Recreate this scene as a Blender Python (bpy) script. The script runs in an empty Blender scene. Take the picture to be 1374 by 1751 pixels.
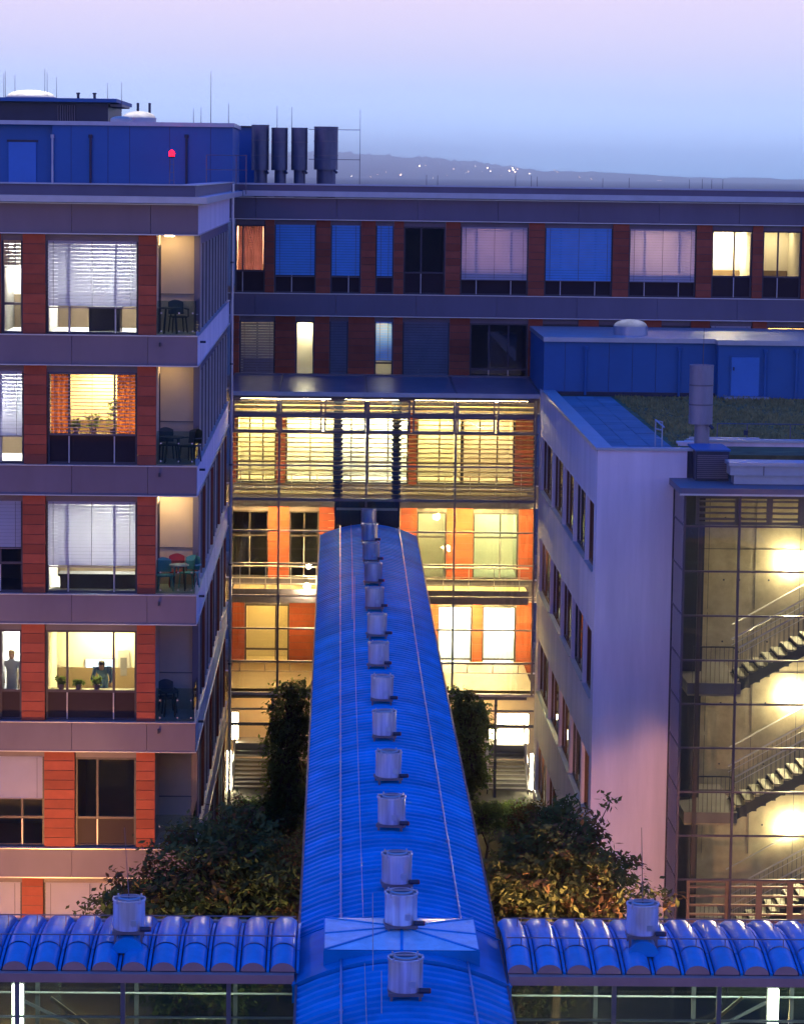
import bpy, bmesh, math, random
from mathutils import Vector, Matrix
random.seed(7)
sc = bpy.context.scene

# ------------------------------------------------------------------ camera
# World: X right, Y away along the covered walkway, Z up, eye level z = 0, ground z = GZ.
F, CX, CY = 5000.0, 687.0, 875.5
VPX, VPY, ROLL = 580.0, 297.0, 0.013
GZ = -22.5
Yc = Vector(((VPX - CX) / F, (CY - VPY) / F, -1)).normalized()
Zc = Vector((1, -ROLL, 0)).cross(-Yc).normalized()
if Zc.y < 0: Zc = -Zc
Xc = Yc.cross(Zc)
cam = bpy.data.cameras.new('camera'); camo = bpy.data.objects.new('camera', cam)
sc.collection.objects.link(camo); sc.camera = camo
camo.matrix_world = Matrix((Xc, Yc, Zc)).to_4x4()
cam.sensor_fit = 'VERTICAL'; cam.sensor_height = 24.0; cam.lens = 24.0 * F / 1751.0
cam.clip_start = 1.0; cam.clip_end = 60000.0

# ------------------------------------------------------------------ dusk sky
w = bpy.data.worlds.new('World'); sc.world = w; w.use_nodes = True
wn, wl_ = w.node_tree.nodes, w.node_tree.links
bg = wn['Background']; bg.inputs['Strength'].default_value = 1.0
tc = wn.new('ShaderNodeTexCoord'); sx = wn.new('ShaderNodeSeparateXYZ')
mx = wn.new('ShaderNodeMath'); mx.operation = 'MAXIMUM'; mx.inputs[1].default_value = 0.0
sq = wn.new('ShaderNodeMath'); sq.operation = 'SQRT'
nz = wn.new('ShaderNodeTexNoise'); nz.inputs['Scale'].default_value = 3.0; nz.inputs['Detail'].default_value = 3.0
mp = wn.new('ShaderNodeMapping'); mp.inputs['Scale'].default_value = (1, 1, 9)
nm = wn.new('ShaderNodeMath'); nm.operation = 'MULTIPLY_ADD'; nm.inputs[1].default_value = 0.05; nm.inputs[2].default_value = -0.025
ad = wn.new('ShaderNodeMath'); ad.operation = 'ADD'
rp = wn.new('ShaderNodeValToRGB')
wl_.new(tc.outputs['Generated'], sx.inputs[0]); wl_.new(sx.outputs['Z'], mx.inputs[0]); wl_.new(mx.outputs[0], sq.inputs[0])
wl_.new(tc.outputs['Generated'], mp.inputs[0]); wl_.new(mp.outputs[0], nz.inputs['Vector']); wl_.new(nz.outputs['Fac'], nm.inputs[0])
wl_.new(sq.outputs[0], ad.inputs[0]); wl_.new(nm.outputs[0], ad.inputs[1]); wl_.new(ad.outputs[0], rp.inputs['Fac'])
wl_.new(rp.outputs['Color'], bg.inputs['Color'])
stops = [(0.0, (.98, 2.3, 4.2)), (.06, (.92, 1.75, 2.9)), (.11, (.80, 1.20, 1.95)), (.165, (.68, .86, 1.28)), (.20, (.77, .79, 1.10)), (.25, (.93, .81, 1.04)),
         (.36, (.52, .36, .92)), (.50, (.18, .19, .95)), (.70, (.04, .18, .92)), (1.0, (.015, .20, .95))]
el = rp.color_ramp.elements
el[0].position, el[0].color = stops[0][0], (*stops[0][1], 1); el[1].position, el[1].color = 1.0, (*stops[-1][1], 1)
for p, c in stops[1:-1]:
    e = el.new(p); e.color = (*c, 1)

# a last trace of low twilight from behind the camera
sun = bpy.data.lights.new('twilight_sun', 'SUN'); sun.energy = 0.12; sun.angle = math.radians(25); sun.color = (1.0, .55, .75)
suno = bpy.data.objects.new('twilight_sun', sun); sc.collection.objects.link(suno)
suno.rotation_euler = (math.radians(76), 0, math.radians(-28))

sc.view_settings.view_transform = 'Standard'; sc.view_settings.look = 'None'
sc.view_settings.exposure = 0.0; sc.view_settings.gamma = 1.0; sc.view_settings.use_curve_mapping = False
cy = sc.cycles
cy.use_denoising = True; cy.max_bounces = 7; cy.diffuse_bounces = 3; cy.glossy_bounces = 3
cy.transparent_max_bounces = 24; cy.transmission_bounces = 4; cy.volume_bounces = 2
cy.caustics_reflective = False; cy.caustics_refractive = False; cy.sample_clamp_indirect = 4.0

# ------------------------------------------------------------------ helpers
def at(px, py, Y):
    d = Vector(((px - CX) / F, (CY - py) / F, -1)); v = Vector((d.dot(Xc), d.dot(Yc), d.dot(Zc)))
    return v * (Y / v.y)
def PX(px, py, Y): return at(px, py, Y).x
def PZ(px, py, Y): return at(px, py, Y).z

WL = {}
def wloc(o): return WL.get(o.name, Vector((0, 0, 0)))
def link(o): sc.collection.objects.link(o)
def tag(o, label=None, cat=None, group=None, kind=None):
    if label: o['label'] = label
    if cat: o['category'] = cat
    if group: o['group'] = group
    if kind: o['kind'] = kind
    return o
def thing(name, label, cat, loc=(0, 0, 0), group=None, kind=None):
    o = bpy.data.objects.new(name, None); link(o); o.location = loc; o.empty_display_size = .3
    WL[o.name] = Vector(loc)
    return tag(o, label, cat, group, kind)
def attach(o, parent, pos=(0, 0, 0)):
    link(o)
    pos = Vector(pos)
    if parent is not None:
        o.parent = parent; o.location = pos - wloc(parent)
    else: o.location = pos
    WL[o.name] = pos
    return o

class MB:
    def __init__(s): s.v = []; s.f = []
    def box(s, x0, x1, y0, y1, z0, z1):
        b = len(s.v)
        s.v += [(x0,y0,z0),(x1,y0,z0),(x1,y1,z0),(x0,y1,z0),(x0,y0,z1),(x1,y0,z1),(x1,y1,z1),(x0,y1,z1)]
        s.f += [tuple(b+i for i in q) for q in ((0,3,2,1),(4,5,6,7),(0,1,5,4),(1,2,6,5),(2,3,7,6),(3,0,4,7))]
        return s
    def quad(s, *p):
        b = len(s.v); s.v += [tuple(q) for q in p]; s.f.append(tuple(range(b, b+len(p)))); return s
    def bar(s, a, b, wd, ht=None, up=(0, 0, 1)):
        ht = ht or wd
        a, b = Vector(a), Vector(b); d = (b-a).normalized(); up = Vector(up)
        if abs(d.dot(up)) > .98: up = Vector((0, 1, 0))
        u = d.cross(up).normalized(); v = u.cross(d)
        n = len(s.v)
        for p in (a, b):
            for i, j in ((-1,-1),(1,-1),(1,1),(-1,1)): s.v.append(tuple(p+u*i*wd/2+v*j*ht/2))
        s.f += [tuple(n+i for i in q) for q in ((0,1,2,3),(7,6,5,4),(0,4,5,1),(1,5,6,2),(2,6,7,3),(3,7,4,0))]
        return s
    def tube(s, a, b, r0, r1=None, n=10, cap=True):
        r1 = r0 if r1 is None else r1
        a, b = Vector(a), Vector(b); d = (b-a).normalized()
        u = d.cross(Vector((0,0,1)) if abs(d.z) < .9 else Vector((1,0,0))).normalized(); v = d.cross(u)
        k = len(s.v)
        for p, r in ((a, r0), (b, r1)):
            for i in range(n):
                t = 2*math.pi*i/n; s.v.append(tuple(p+(u*math.cos(t)+v*math.sin(t))*r))
        for i in range(n):
            j = (i+1) % n; s.f.append((k+i, k+j, k+n+j, k+n+i))
        if cap: s.f.append(tuple(k+i for i in reversed(range(n)))); s.f.append(tuple(k+n+i for i in range(n)))
        return s
    def lathe(s, c, prof, n=20):
        k = len(s.v); m = len(prof)
        for r, z in prof:
            for i in range(n):
                t = 2*math.pi*i/n; s.v.append((c[0]+r*math.cos(t), c[1]+r*math.sin(t), c[2]+z))
        for q in range(m-1):
            for i in range(n):
                j = (i+1) % n; s.f.append((k+q*n+i, k+q*n+j, k+(q+1)*n+j, k+(q+1)*n+i))
        return s
    def grid(s, rows):
        k = len(s.v); m = len(rows[0])
        for r in rows: s.v += [tuple(p) for p in r]
        for i in range(len(rows)-1):
            for j in range(m-1): s.f.append((k+i*m+j, k+i*m+j+1, k+(i+1)*m+j+1, k+(i+1)*m+j))
        return s
    def mesh(s, name, mat, smooth=False):
        me = bpy.data.meshes.new(name); me.from_pydata(s.v, [], s.f); me.update()
        if mat is not None: me.materials.append(mat)
        if smooth:
            me.polygons.foreach_set('use_smooth', [True]*len(me.polygons))
            try: me.set_sharp_from_angle(angle=math.radians(40))
            except Exception: pass
        return me
    def build(s, name, mat, parent=None, smooth=False):
        """vertices in world coordinates"""
        o = bpy.data.objects.new(name, s.mesh(name, mat, smooth)); return attach(o, parent)

_bm = {}
def block(name, mat, parent, x0, x1, y0, y1, z0, z1):
    """box piece with shared mesh data between alike pieces"""
    x0, x1 = min(x0, x1), max(x0, x1); y0, y1 = min(y0, y1), max(y0, y1); z0, z1 = min(z0, z1), max(z0, z1)
    key = (round(x1-x0, 3), round(y1-y0, 3), round(z1-z0, 3), mat.name)
    if key not in _bm:
        a, b, c = (x1-x0)/2, (y1-y0)/2, (z1-z0)/2
        _bm[key] = MB().box(-a, a, -b, b, -c, c).mesh(name, mat)
    o = bpy.data.objects.new(name, _bm[key])
    return attach(o, parent, ((x0+x1)/2, (y0+y1)/2, (z0+z1)/2))
def inst(name, me, parent, pos):
    return attach(bpy.data.objects.new(name, me), parent, pos)

# ------------------------------------------------------------------ materials
def mat(name, col, rough=.6, metal=0.0, var=.12, scale=1.5, bump=0.0, bscale=20, rnd=0.0, spec=.5, streak=0.0, alpha=None):
    m = bpy.data.materials.new(name); m.use_nodes = True
    n, l = m.node_tree.nodes, m.node_tree.links; b = n['Principled BSDF']
    b.inputs['Roughness'].default_value = rough; b.inputs['Metallic'].default_value = metal
    b.inputs['Specular IOR Level'].default_value = spec
    g = n.new('ShaderNodeNewGeometry')
    t = n.new('ShaderNodeTexNoise'); t.inputs['Scale'].default_value = scale; t.inputs['Detail'].default_value = 6; t.inputs['Roughness'].default_value = .65
    if streak:
        mpn = n.new('ShaderNodeMapping'); mpn.inputs['Scale'].default_value = (1, 1, streak)
        l.new(g.outputs['Position'], mpn.inputs[0]); l.new(mpn.outputs[0], t.inputs['Vector'])
    else: l.new(g.outputs['Position'], t.inputs['Vector'])
    mr = n.new('ShaderNodeMapRange'); mr.inputs[1].default_value = .3; mr.inputs[2].default_value = .7
    mr.inputs[3].default_value = 1-var; mr.inputs[4].default_value = 1+var
    l.new(t.outputs['Fac'], mr.inputs[0])
    out = mr.outputs[0]
    if rnd:
        oi = n.new('ShaderNodeObjectInfo'); m2 = n.new('ShaderNodeMapRange'); m2.inputs[3].default_value = 1-rnd; m2.inputs[4].default_value = 1+rnd
        l.new(oi.outputs['Random'], m2.inputs[0])
        mm = n.new('ShaderNodeMath'); mm.operation = 'MULTIPLY'; l.new(out, mm.inputs[0]); l.new(m2.outputs[0], mm.inputs[1]); out = mm.outputs[0]
    vm = n.new('ShaderNodeVectorMath'); vm.operation = 'SCALE'; vm.inputs[0].default_value = col; l.new(out, vm.inputs['Scale'])
    l.new(vm.outputs[0], b.inputs['Base Color'])
    if bump:
        t2 = n.new('ShaderNodeTexNoise'); t2.inputs['Scale'].default_value = bscale; t2.inputs['Detail'].default_value = 4
        l.new(g.outputs['Position'], t2.inputs['Vector'])
        bp = n.new('ShaderNodeBump'); bp.inputs['Strength'].default_value = bump; bp.inputs['Distance'].default_value = .02
        l.new(t2.outputs['Fac'], bp.inputs['Height']); l.new(bp.outputs[0], b.inputs['Normal'])
    return m
def glow(name, col, s):
    m = bpy.data.materials.new(name); m.use_nodes = True; n, l = m.node_tree.nodes, m.node_tree.links
    n.remove(n['Principled BSDF']); e = n.new('ShaderNodeEmission'); e.inputs[0].default_value = (*col, 1); e.inputs[1].default_value = s
    l.new(e.outputs[0], n['Material Output'].inputs[0]); return m
def glass(name, tint=(.85, .9, .9), ior=1.5, rough=.02, wav=.0):
    m = bpy.data.materials.new(name); m.use_nodes = True; n, l = m.node_tree.nodes, m.node_tree.links
    n.remove(n['Principled BSDF'])
    tr = n.new('ShaderNodeBsdfTransparent'); tr.inputs[0].default_value = (*tint, 1)
    gl = n.new('ShaderNodeBsdfGlossy'); gl.inputs['Roughness'].default_value = rough; gl.inputs['Color'].default_value = (.95, .95, .95, 1)
    fr = n.new('ShaderNodeFresnel'); fr.inputs[0].default_value = ior
    if wav:
        g = n.new('ShaderNodeNewGeometry'); t = n.new('ShaderNodeTexNoise'); t.inputs['Scale'].default_value = .7
        l.new(g.outputs['Position'], t.inputs['Vector'])
        bp = n.new('ShaderNodeBump'); bp.inputs['Strength'].default_value = wav; bp.inputs['Distance'].default_value = .05
        l.new(t.outputs['Fac'], bp.inputs['Height']); l.new(bp.outputs[0], gl.inputs['Normal'])
    mi = n.new('ShaderNodeMixShader'); l.new(fr.outputs[0], mi.inputs[0]); l.new(tr.outputs[0], mi.inputs[1]); l.new(gl.outputs[0], mi.inputs[2])
    l.new(mi.outputs[0], n['Material Output'].inputs[0]); return m
def trans(name, col, f=.4, var=.25):
    """diffuse + translucent cloth / plastic / leaf"""
    m = bpy.data.materials.new(name); m.use_nodes = True; n, l = m.node_tree.nodes, m.node_tree.links
    n.remove(n['Principled BSDF'])
    a = n.new('ShaderNodeBsdfDiffuse'); b = n.new('ShaderNodeBsdfTranslucent')
    g = n.new('ShaderNodeNewGeometry'); t = n.new('ShaderNodeTexNoise'); t.inputs['Scale'].default_value = 2.2; t.inputs['Detail'].default_value = 3
    l.new(g.outputs['Position'], t.inputs['Vector'])
    mr = n.new('ShaderNodeMapRange'); mr.inputs[1].default_value = .3; mr.inputs[2].default_value = .7; mr.inputs[3].default_value = 1-var; mr.inputs[4].default_value = 1+var
    l.new(t.outputs['Fac'], mr.inputs[0])
    vm = n.new('ShaderNodeVectorMath'); vm.operation = 'SCALE'; vm.inputs[0].default_value = col; l.new(mr.outputs[0], vm.inputs['Scale'])
    l.new(vm.outputs[0], a.inputs[0]); l.new(vm.outputs[0], b.inputs[0])
    mi = n.new('ShaderNodeMixShader'); mi.inputs[0].default_value = f
    l.new(a.outputs[0], mi.inputs[1]); l.new(b.outputs[0], mi.inputs[2]); l.new(mi.outputs[0], n['Material Output'].inputs[0]); return m

M = dict(
    fascia=mat('fascia_board', (.16, .14, .185), .6, var=.10, scale=.8, rnd=.05, streak=.3),
    trim=mat('aluminium_trim', (.62, .60, .64), .35, .6, var=.08),
    tile=mat('terracotta_tile', (.34, .085, .048), .65, var=.12, scale=3, rnd=.18, spec=.2),
    frame=mat('dark_window_frame', (.06, .055, .075), .45, .2, rnd=.1),
    brownf=mat('brown_window_frame', (.16, .06, .035), .5),
    tframe=mat('dark_tower_frame', (.075, .06, .085), .45, .3),
    hood=mat('blind_box_metal', (.16, .14, .18), .5, .2),
    bar=mat('light_mullion', (.55, .52, .55), .4, .4),
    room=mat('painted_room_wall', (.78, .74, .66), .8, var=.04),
    dimroom=mat('unlit_room_wall', (.13, .12, .12), .8, var=.08),  # room wall colour darkened to stand for an unlit interior
    slat=trans('blind_slat', (.72, .70, .76), .45, .03),
    slatb=trans('sky_tinted_blind_slat', (.19, .52, .96), .3, .05),  # white slats with the blue sky reflection put into their colour
    darkslat=mat('dark_blind_slat', (.17, .16, .19), .5),
    render_=mat('white_render', (.86, .75, .82), .85, var=.13, scale=1.1, bump=.2, bscale=30, streak=.10),
    coping=mat('metal_coping', (.42, .46, .55), .38, .5, var=.1),
    plant=mat('plant_room_cladding', (.025, .135, .36), .55, .1, var=.07, scale=.6),
    doorp=mat('painted_steel_door', (.05, .22, .58), .5, var=.05),
    dark=mat('dark_metal', (.035, .045, .08), .45, .4),
    steel=mat('painted_steel', (.17, .16, .19), .45, .4),
    roofblue=mat('blue_zinc_roof', (.002, .275, .64), .42, .0, var=.25, scale=.9, rnd=.10, spec=.05),
    seam=mat('roof_conductor', (.35, .45, .62), .35, .8),
    pillow=mat('blue_vault_sheet', (.02, .28, .62), .25, .0, var=.18, scale=3, rnd=.12, spec=.40),
    endcap=mat('vault_end_board', (.40, .23, .22), .6),
    capglass=mat('rooflight_sheet', (.50, .76, .95), .22, .0, var=.14, scale=4),
    chrome=mat('glint_streaked_steel', (.90, .84, .88), .25, .45, var=.30, scale=9, streak=.04),  # vertical colour streaks imitate highlights reflected in the drums
    red=mat('red_motor', (.25, .03, .03), .5),
    stack=mat('exhaust_stack_metal', (.30, .29, .34), .5, .4, var=.18, scale=3, streak=.25),
    concrete=mat('cast_concrete', (.41, .36, .26), .85, var=.30, scale=1.3, bump=.2, bscale=12),
    ground=mat('dark_paving', (.07, .065, .06), .9, var=.3, scale=1.2, bump=.3),
    soil=mat('soil', (.035, .03, .02), .95, var=.3, scale=2),
    paver=mat('grey_roof_slab', (.14, .20, .30), .8, var=.15, rnd=.12),
    turf=mat('sedum_soil', (.12, .12, .05), .95, var=.45, scale=1.6),
    pslat=trans('pale_louvre', (.78, .62, .38), .6, .08),
    wood=mat('wood_louvre', (.55, .36, .16), .6, var=.15, rnd=.08),
    bark=mat('bark', (.06, .045, .035), .9, var=.3, scale=6, bump=.4),
    leaf=trans('leaf_green', (.10, .125, .045), .3),
    leaf2=trans('leaf_rusty', (.13, .085, .04), .3),
    leaf3=trans('leaf_evergreen', (.15, .22, .075), .5),
    grass=trans('roof_grass', (.36, .32, .13), .3),
    hill=mat('wooded_hill', (.03, .05, .035), .95, var=.3, scale=.01),
    dome=trans('acrylic_dome', (.85, .85, .80), .5),
    glass=glass('window_glass', (.86, .9, .92), 1.5, .015, .05),
    glassa=glass('atrium_glass', (.93, .95, .90), 1.42, .01, .08),
    glassg=glass('walkway_glass', (.70, .82, .78), 1.6, .01, .10),
    cloth=trans('orange_curtain', (.75, .28, .06), .55),
    pcloth=trans('pink_curtain', (.62, .36, .34), .5),
    skin=mat('skin', (.50, .30, .22), .6), scrubs=mat('blue_scrubs', (.05, .12, .26), .8), coat=mat('white_coat', (.7, .68, .66), .8), hair=mat('dark_hair', (.03, .02, .015), .6),
    teal=mat('teal_plastic', (.08, .36, .36), .5), redp=mat('red_plastic', (.42, .04, .05), .5), darkp=mat('dark_plastic', (.04, .06, .06), .5), pale=mat('pale_tabletop', (.5, .5, .46), .5),
    beige=mat('beige_render', (.62, .50, .38), .85, var=.06, bump=.1, bscale=40),
    canopy=mat('tinted_canopy_glass', (.15, .14, .21), .30, .0, var=.25, scale=2, spec=.35),
    spandrel=mat('spandrel_panel', (.035, .025, .032), .5, .0, spec=.15),
    treadm=mat('stair_tread', (.20, .19, .16), .7),
    stackd=mat('dark_stack_metal', (.13, .14, .19), .42, .5, var=.22, scale=3, streak=.25),
    deskb=mat('dark_brown_board', (.16, .11, .065), .6),
    deskm=mat('dark_desk', (.06, .05, .05), .6),
    white_e=glow('tube_lamp_glow', (1.0, .93, .72), 16.0),
)
M['stripe'] = M['trim']

# lamp colours
WARM, COOL, AMBER, YEL, SOD = (1.0, .74, .36), (1.0, .95, .86), (1.0, .52, .12), (1.0, .80, .34), (1.0, .40, .10)
_gl = {}
LK = 7.0                                    # one dial for every interior lamp
def lampmat(c, s):
    s = s*LK; k = (c, s)
    if k not in _gl: _gl[k] = glow('lamp_glow', c, s)
    return _gl[k]

# ------------------------------------------------------------------ ground and hills
YL, YG, YB, YW, YT = 81.0, 104.5, 110.8, 81.0, 78.4
S, H0, WH = 3.62, -1.75, 2.76
HEAD = [H0 - S*k for k in range(6)]
XR, XW = -3.87, 7.27

g = MB(); g.quad((-18000, -9000, GZ), (18000, -9000, GZ), (18000, 32000, GZ), (-18000, 32000, GZ))
tag(g.build('ground', M['ground']), 'dark paved ground of the courtyard', 'ground', kind='structure')
bed = MB(); bed.box(-3.0, -1.0, 55, 103, GZ+.004, GZ+.12); bed.box(3.6, 7.0, 55, 103, GZ+.004, GZ+.12)
tag(bed.build('planting_bed', M['soil']), 'dark soil beds beside the covered walkway', 'ground', kind='structure')

def hill_profile(x):
    pts = [(-2500, 38), (-600, 34), (0, 27), (110, 24), (240, 10), (414, 1), (633, -3), (900, -4), (2500, 4)]
    for (a, za), (b, zb) in zip(pts, pts[1:]):
        if a <= x <= b: return za + (zb-za)*(x-a)/(b-a)
    return pts[0][1] if x < pts[0][0] else pts[-1][1]
hm = MB(); rows = []
xs = [-9600 + i*24.0 for i in range(800)]                # far ridge, over twenty kilometres away
rr = random.Random(3)
bumps = [1.7*rr.random()*rr.random()*2 + 1.0*math.sin(i*.13)+.8*math.sin(i*.41+1) for i in range(800)]
for yy, kz in ((19800, 0), (21600, .45), (23100, .8), (24000, 1.0), (25200, .9), (26400, 0)):
    rows.append([(x, yy, GZ + (hill_profile(x/6)*6 - GZ)*kz + (bumps[i]*6.6 if kz >= .8 else bumps[i]*3.6*kz)) for i, x in enumerate(xs)])
hm.grid(rows)
tag(hm.build('hills', M['hill']), 'hazy wooded hillside on the horizon', 'hill', kind='structure')

# ------------------------------------------------------------------ facade kit
def room(parent, x0, x1, z0, z1, y0, depth, lamp=None, wall=None, door=None, lampw=1.0, low_strip=True):
    """closed room behind a window; lamp = (colour, strength)"""
    wall = wall or M['room']; y1 = y0+depth
    m = MB()
    m.quad((x0,y1,z0),(x1,y1,z0),(x1,y1,z1),(x0,y1,z1)); m.quad((x0,y0,z0),(x1,y0,z0),(x1,y1,z0),(x0,y1,z0))
    m.quad((x0,y0,z1),(x0,y1,z1),(x1,y1,z1),(x1,y0,z1)); m.quad((x0,y0,z0),(x0,y1,z0),(x0,y1,z1),(x0,y0,z1))
    if door:
        a, b, t = door
        m.quad((x1,y0,z0),(x1,y0,z1),(x1,a,z1),(x1,a,z0)); m.quad((x1,b,z0),(x1,b,z1),(x1,y1,z1),(x1,y1,z0)); m.quad((x1,a,t),(x1,a,z1),(x1,b,z1),(x1,b,t))
    else: m.quad((x1,y0,z0),(x1,y0,z1),(x1,y1,z1),(x1,y1,z0))
    r = m.build('room', wall, parent)
    if lamp and low_strip and depth >= 2.5: block('added_dark_strip', M['deskb'], r, x0+.02, x1-.02, y1-.08, y1-.01, z0+.01, z0+.95)  # dark strip added on the back wall to dim the lower panes
    if lamp:
        cxm = (x0+x1)/2; hw = min(.35*(x1-x0), .6)*lampw
        block('ceiling_lamp', lampmat(*lamp), r, cxm-hw, cxm+hw, y0+depth*.58, y0+depth*.86, z1-.06, z1-.02)
    return r

def slats(x0, x1, y, z0, z1, pitch=.10, wd=.100, tilt=50, th=.004):
    m = MB(); z = z1; c, s_ = math.cos(math.radians(tilt))*wd/2, math.sin(math.radians(tilt))*wd/2
    while z > z0:
        dz = 0.0
        m.quad((x0, y-c, z-s_+dz), (x1, y-c, z-s_+dz), (x1, y+c, z+s_+dz), (x0, y+c, z+s_+dz)); z -= pitch
    return m

def window(parent, x0, x1, zt, zb, y, cols=3, transom=.82, blind=None, bmat=None, splits=None, tilt=50, hood=.2, box_mat=None, light_bars=True, label=None, panel=False):
    """framed window: frame bars, panes, hood, blind. blind = z fraction covered from the top"""
    e = bpy.data.objects.new('window', None); attach(e, parent, ((x0+x1)/2, y, zb))
    if label: e['label'] = label
    fw = .06; zt2 = zt - hood
    fr = MB()
    fr.box(x0, x1, y-.04, y+.08, zt2-fw, zt2); fr.box(x0, x1, y-.04, y+.08, zb, zb+fw)
    fr.box(x0, x0+fw, y-.042, y+.082, zb, zt2); fr.box(x1-fw, x1, y-.042, y+.082, zb, zt2)
    xsplit = [x0+(x1-x0)*t for t in (splits or [i/cols for i in range(1, cols)])]
    for xm in xsplit: fr.box(xm-.03, xm+.03, y-.03, y+.07, zb+fw, zt2-fw)
    zt_ = zb + transom
    if transom: fr.box(x0+fw, x1-fw, y-.025, y+.065, zt_-.035, zt_+.035)
    fr.build('frame', M['frame'], e)
    block('hood', box_mat or M['hood'], e, x0, x1, y-.06, y+.1, zt2+.002, zt)
    if light_bars:
        for xm in xsplit: block('mullion_strip', M['bar'], e, xm-.014, xm+.014, y-.05, y-.031, zb+.03, (zt_ if transom else zt2)-.04)
    edges = [x0+fw] + xsplit + [x1-fw]
    for a, b in zip(edges, edges[1:]):
        if transom:
            block('spandrel' if panel else 'pane', M['spandrel'] if panel else M['glass'], e, a, b, y+.018, y+.024, zb+fw, zt_-.036); block('pane', M['glass'], e, a, b, y+.018, y+.024, zt_+.036, zt2-fw)
        else: block('pane', M['glass'], e, a, b, y+.018, y+.024, zb+fw, zt2-fw)
    if blind:
        yb = y - .09
        b = slats(x0+.05, x1-.05, yb, zt2-(zt2-zb)*blind, zt2-.03, tilt=tilt).build('blind', bmat or M['slat'], e)
        b['kind'] = 'stuff'
        c = MB(); n = max(2, int((x1-x0)/.7)); zlow = zt2-(zt2-zb)*blind
        for i in range(n):
            xx = x0+.2+(x1-x0-.4)*i/(n-1); c.box(xx-.006, xx+.006, yb-.05, yb-.04, zlow, zt2)
        c.box(x0+.05, x1-.05, yb-.03, yb+.03, zlow-.05, zlow-.02)
        c.build('blind_rail', M['hood'], e)
    return e

def pillar(parent, x0, x1, zt, zb, y, rows=10, depth=.25):
    e = bpy.data.objects.new('pillar', None); attach(e, parent, ((x0+x1)/2, y, zb))
    h = (zt-zb)/rows
    block('pillar_core', M['frame'], e, x0+.01, x1-.01, y+.03, y+depth, zb, zt)
    for i in range(rows):
        block('tile', M['tile'], e, x0, x1, y+random.uniform(-.003, .003), y+.028, zb+i*h+.008, zb+(i+1)*h-.008)
    return e

def fascia_run(parent, xs, y, z0, z1, th=.22):
    for a, b in zip(xs, xs[1:]):
        block('fascia_panel', M['fascia'], parent, a+.006, b-.006, y, y+th, z0+.03, z1-.03)
    block('flashing', M['trim'], parent, xs[0], xs[-1]+.015, y-.035, y+th, z0, z0+.028)
    block('flashing', M['trim'], parent, xs[0], xs[-1]+.015, y-.035, y+th, z1-.028, z1)

# ------------------------------------------------------------------ left wing
LW = thing('hospital_wing', 'terracotta striped hospital wing with corner balconies on the left', 'building', (-9, 92, GZ))
XL = -15.5
def lx(px, y=600): return PX(px, y, YL)
jx = [XL, -13.0, lx(-10), lx(123), lx(255), XR]
for k in range(7):                                     # fascia bands: above row k
    zt, zb = (H0+.86, H0) if k == 0 else (HEAD[k-1]-WH, (HEAD[k] if k < 6 else HEAD[5]-S))
    off = 0 if k else 1.05
    xs_ = [XL, -13.0, lx(-12), lx(123), lx(253 if k else 257), XR]
    fascia_run(LW, xs_, YL, zb, zt)
    # courtyard side band; the light it catches is painted in as pale render
    ys_ = [YL+.225, 86.5, 92.4, 98.3, YG-.1]
    for a, b in zip(ys_, ys_[1:]):
        block('fascia_panel', M['render_'], LW, XR-.22, XR, a+.006, b-.006, zb+.03, zt-.03)
    block('flashing', M['trim'], LW, XR-.2, XR+.03, YL+.23, YG-.1, zb, zb+.028); block('flashing', M['trim'], LW, XR-.2, XR+.03, YL+.23, YG-.1, zt-.028, zt)
    block('floor_slab', M['concrete'], LW, XL, XR-.24, YL+.24, 110.0, zb+.05, zt-.05)
    if k:                                             # little drain spouts by the corner
        zc = zt-.24
        block('drain_spout', M['dark'], LW, lx(272), lx(275), YL-.10, YL-.002, zc-.06, zc+.05)
        block('drain_spout', M['dark'], LW, XR+.002, XR+.16, YL+1.5, YL+1.6, zc-.04, zc+.02)
# roof edge
zr = H0+.86
block('eave', M['coping'], LW, XL, XR+.25, YL-.30, YL+.6, zr+.02, zr+.20); block('parapet', M['fascia'], LW, XL, XR-.1, YL+.35, YL+.7, zr+.20, zr+.50)
block('eave', M['coping'], LW, XR-.6, XR+.25, YL+.602, YB-.5, zr+.02, zr+.20); block('parapet', M['fascia'], LW, XR-.45, XR-.1, YL+.702, YB-.5, zr+.20, zr+.50)
block('coping', M['coping'], LW, XL, XR-.05, YL+.30, YL+.75, zr+.50, zr+.54); block('coping', M['coping'], LW, XR-.5, XR-.05, YL+.752, YB-.5, zr+.50, zr+.54)
block('roof', M['paver'], LW, XL, XR-.6, YL+.7, YB, zr+.0, zr+.12)

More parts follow.
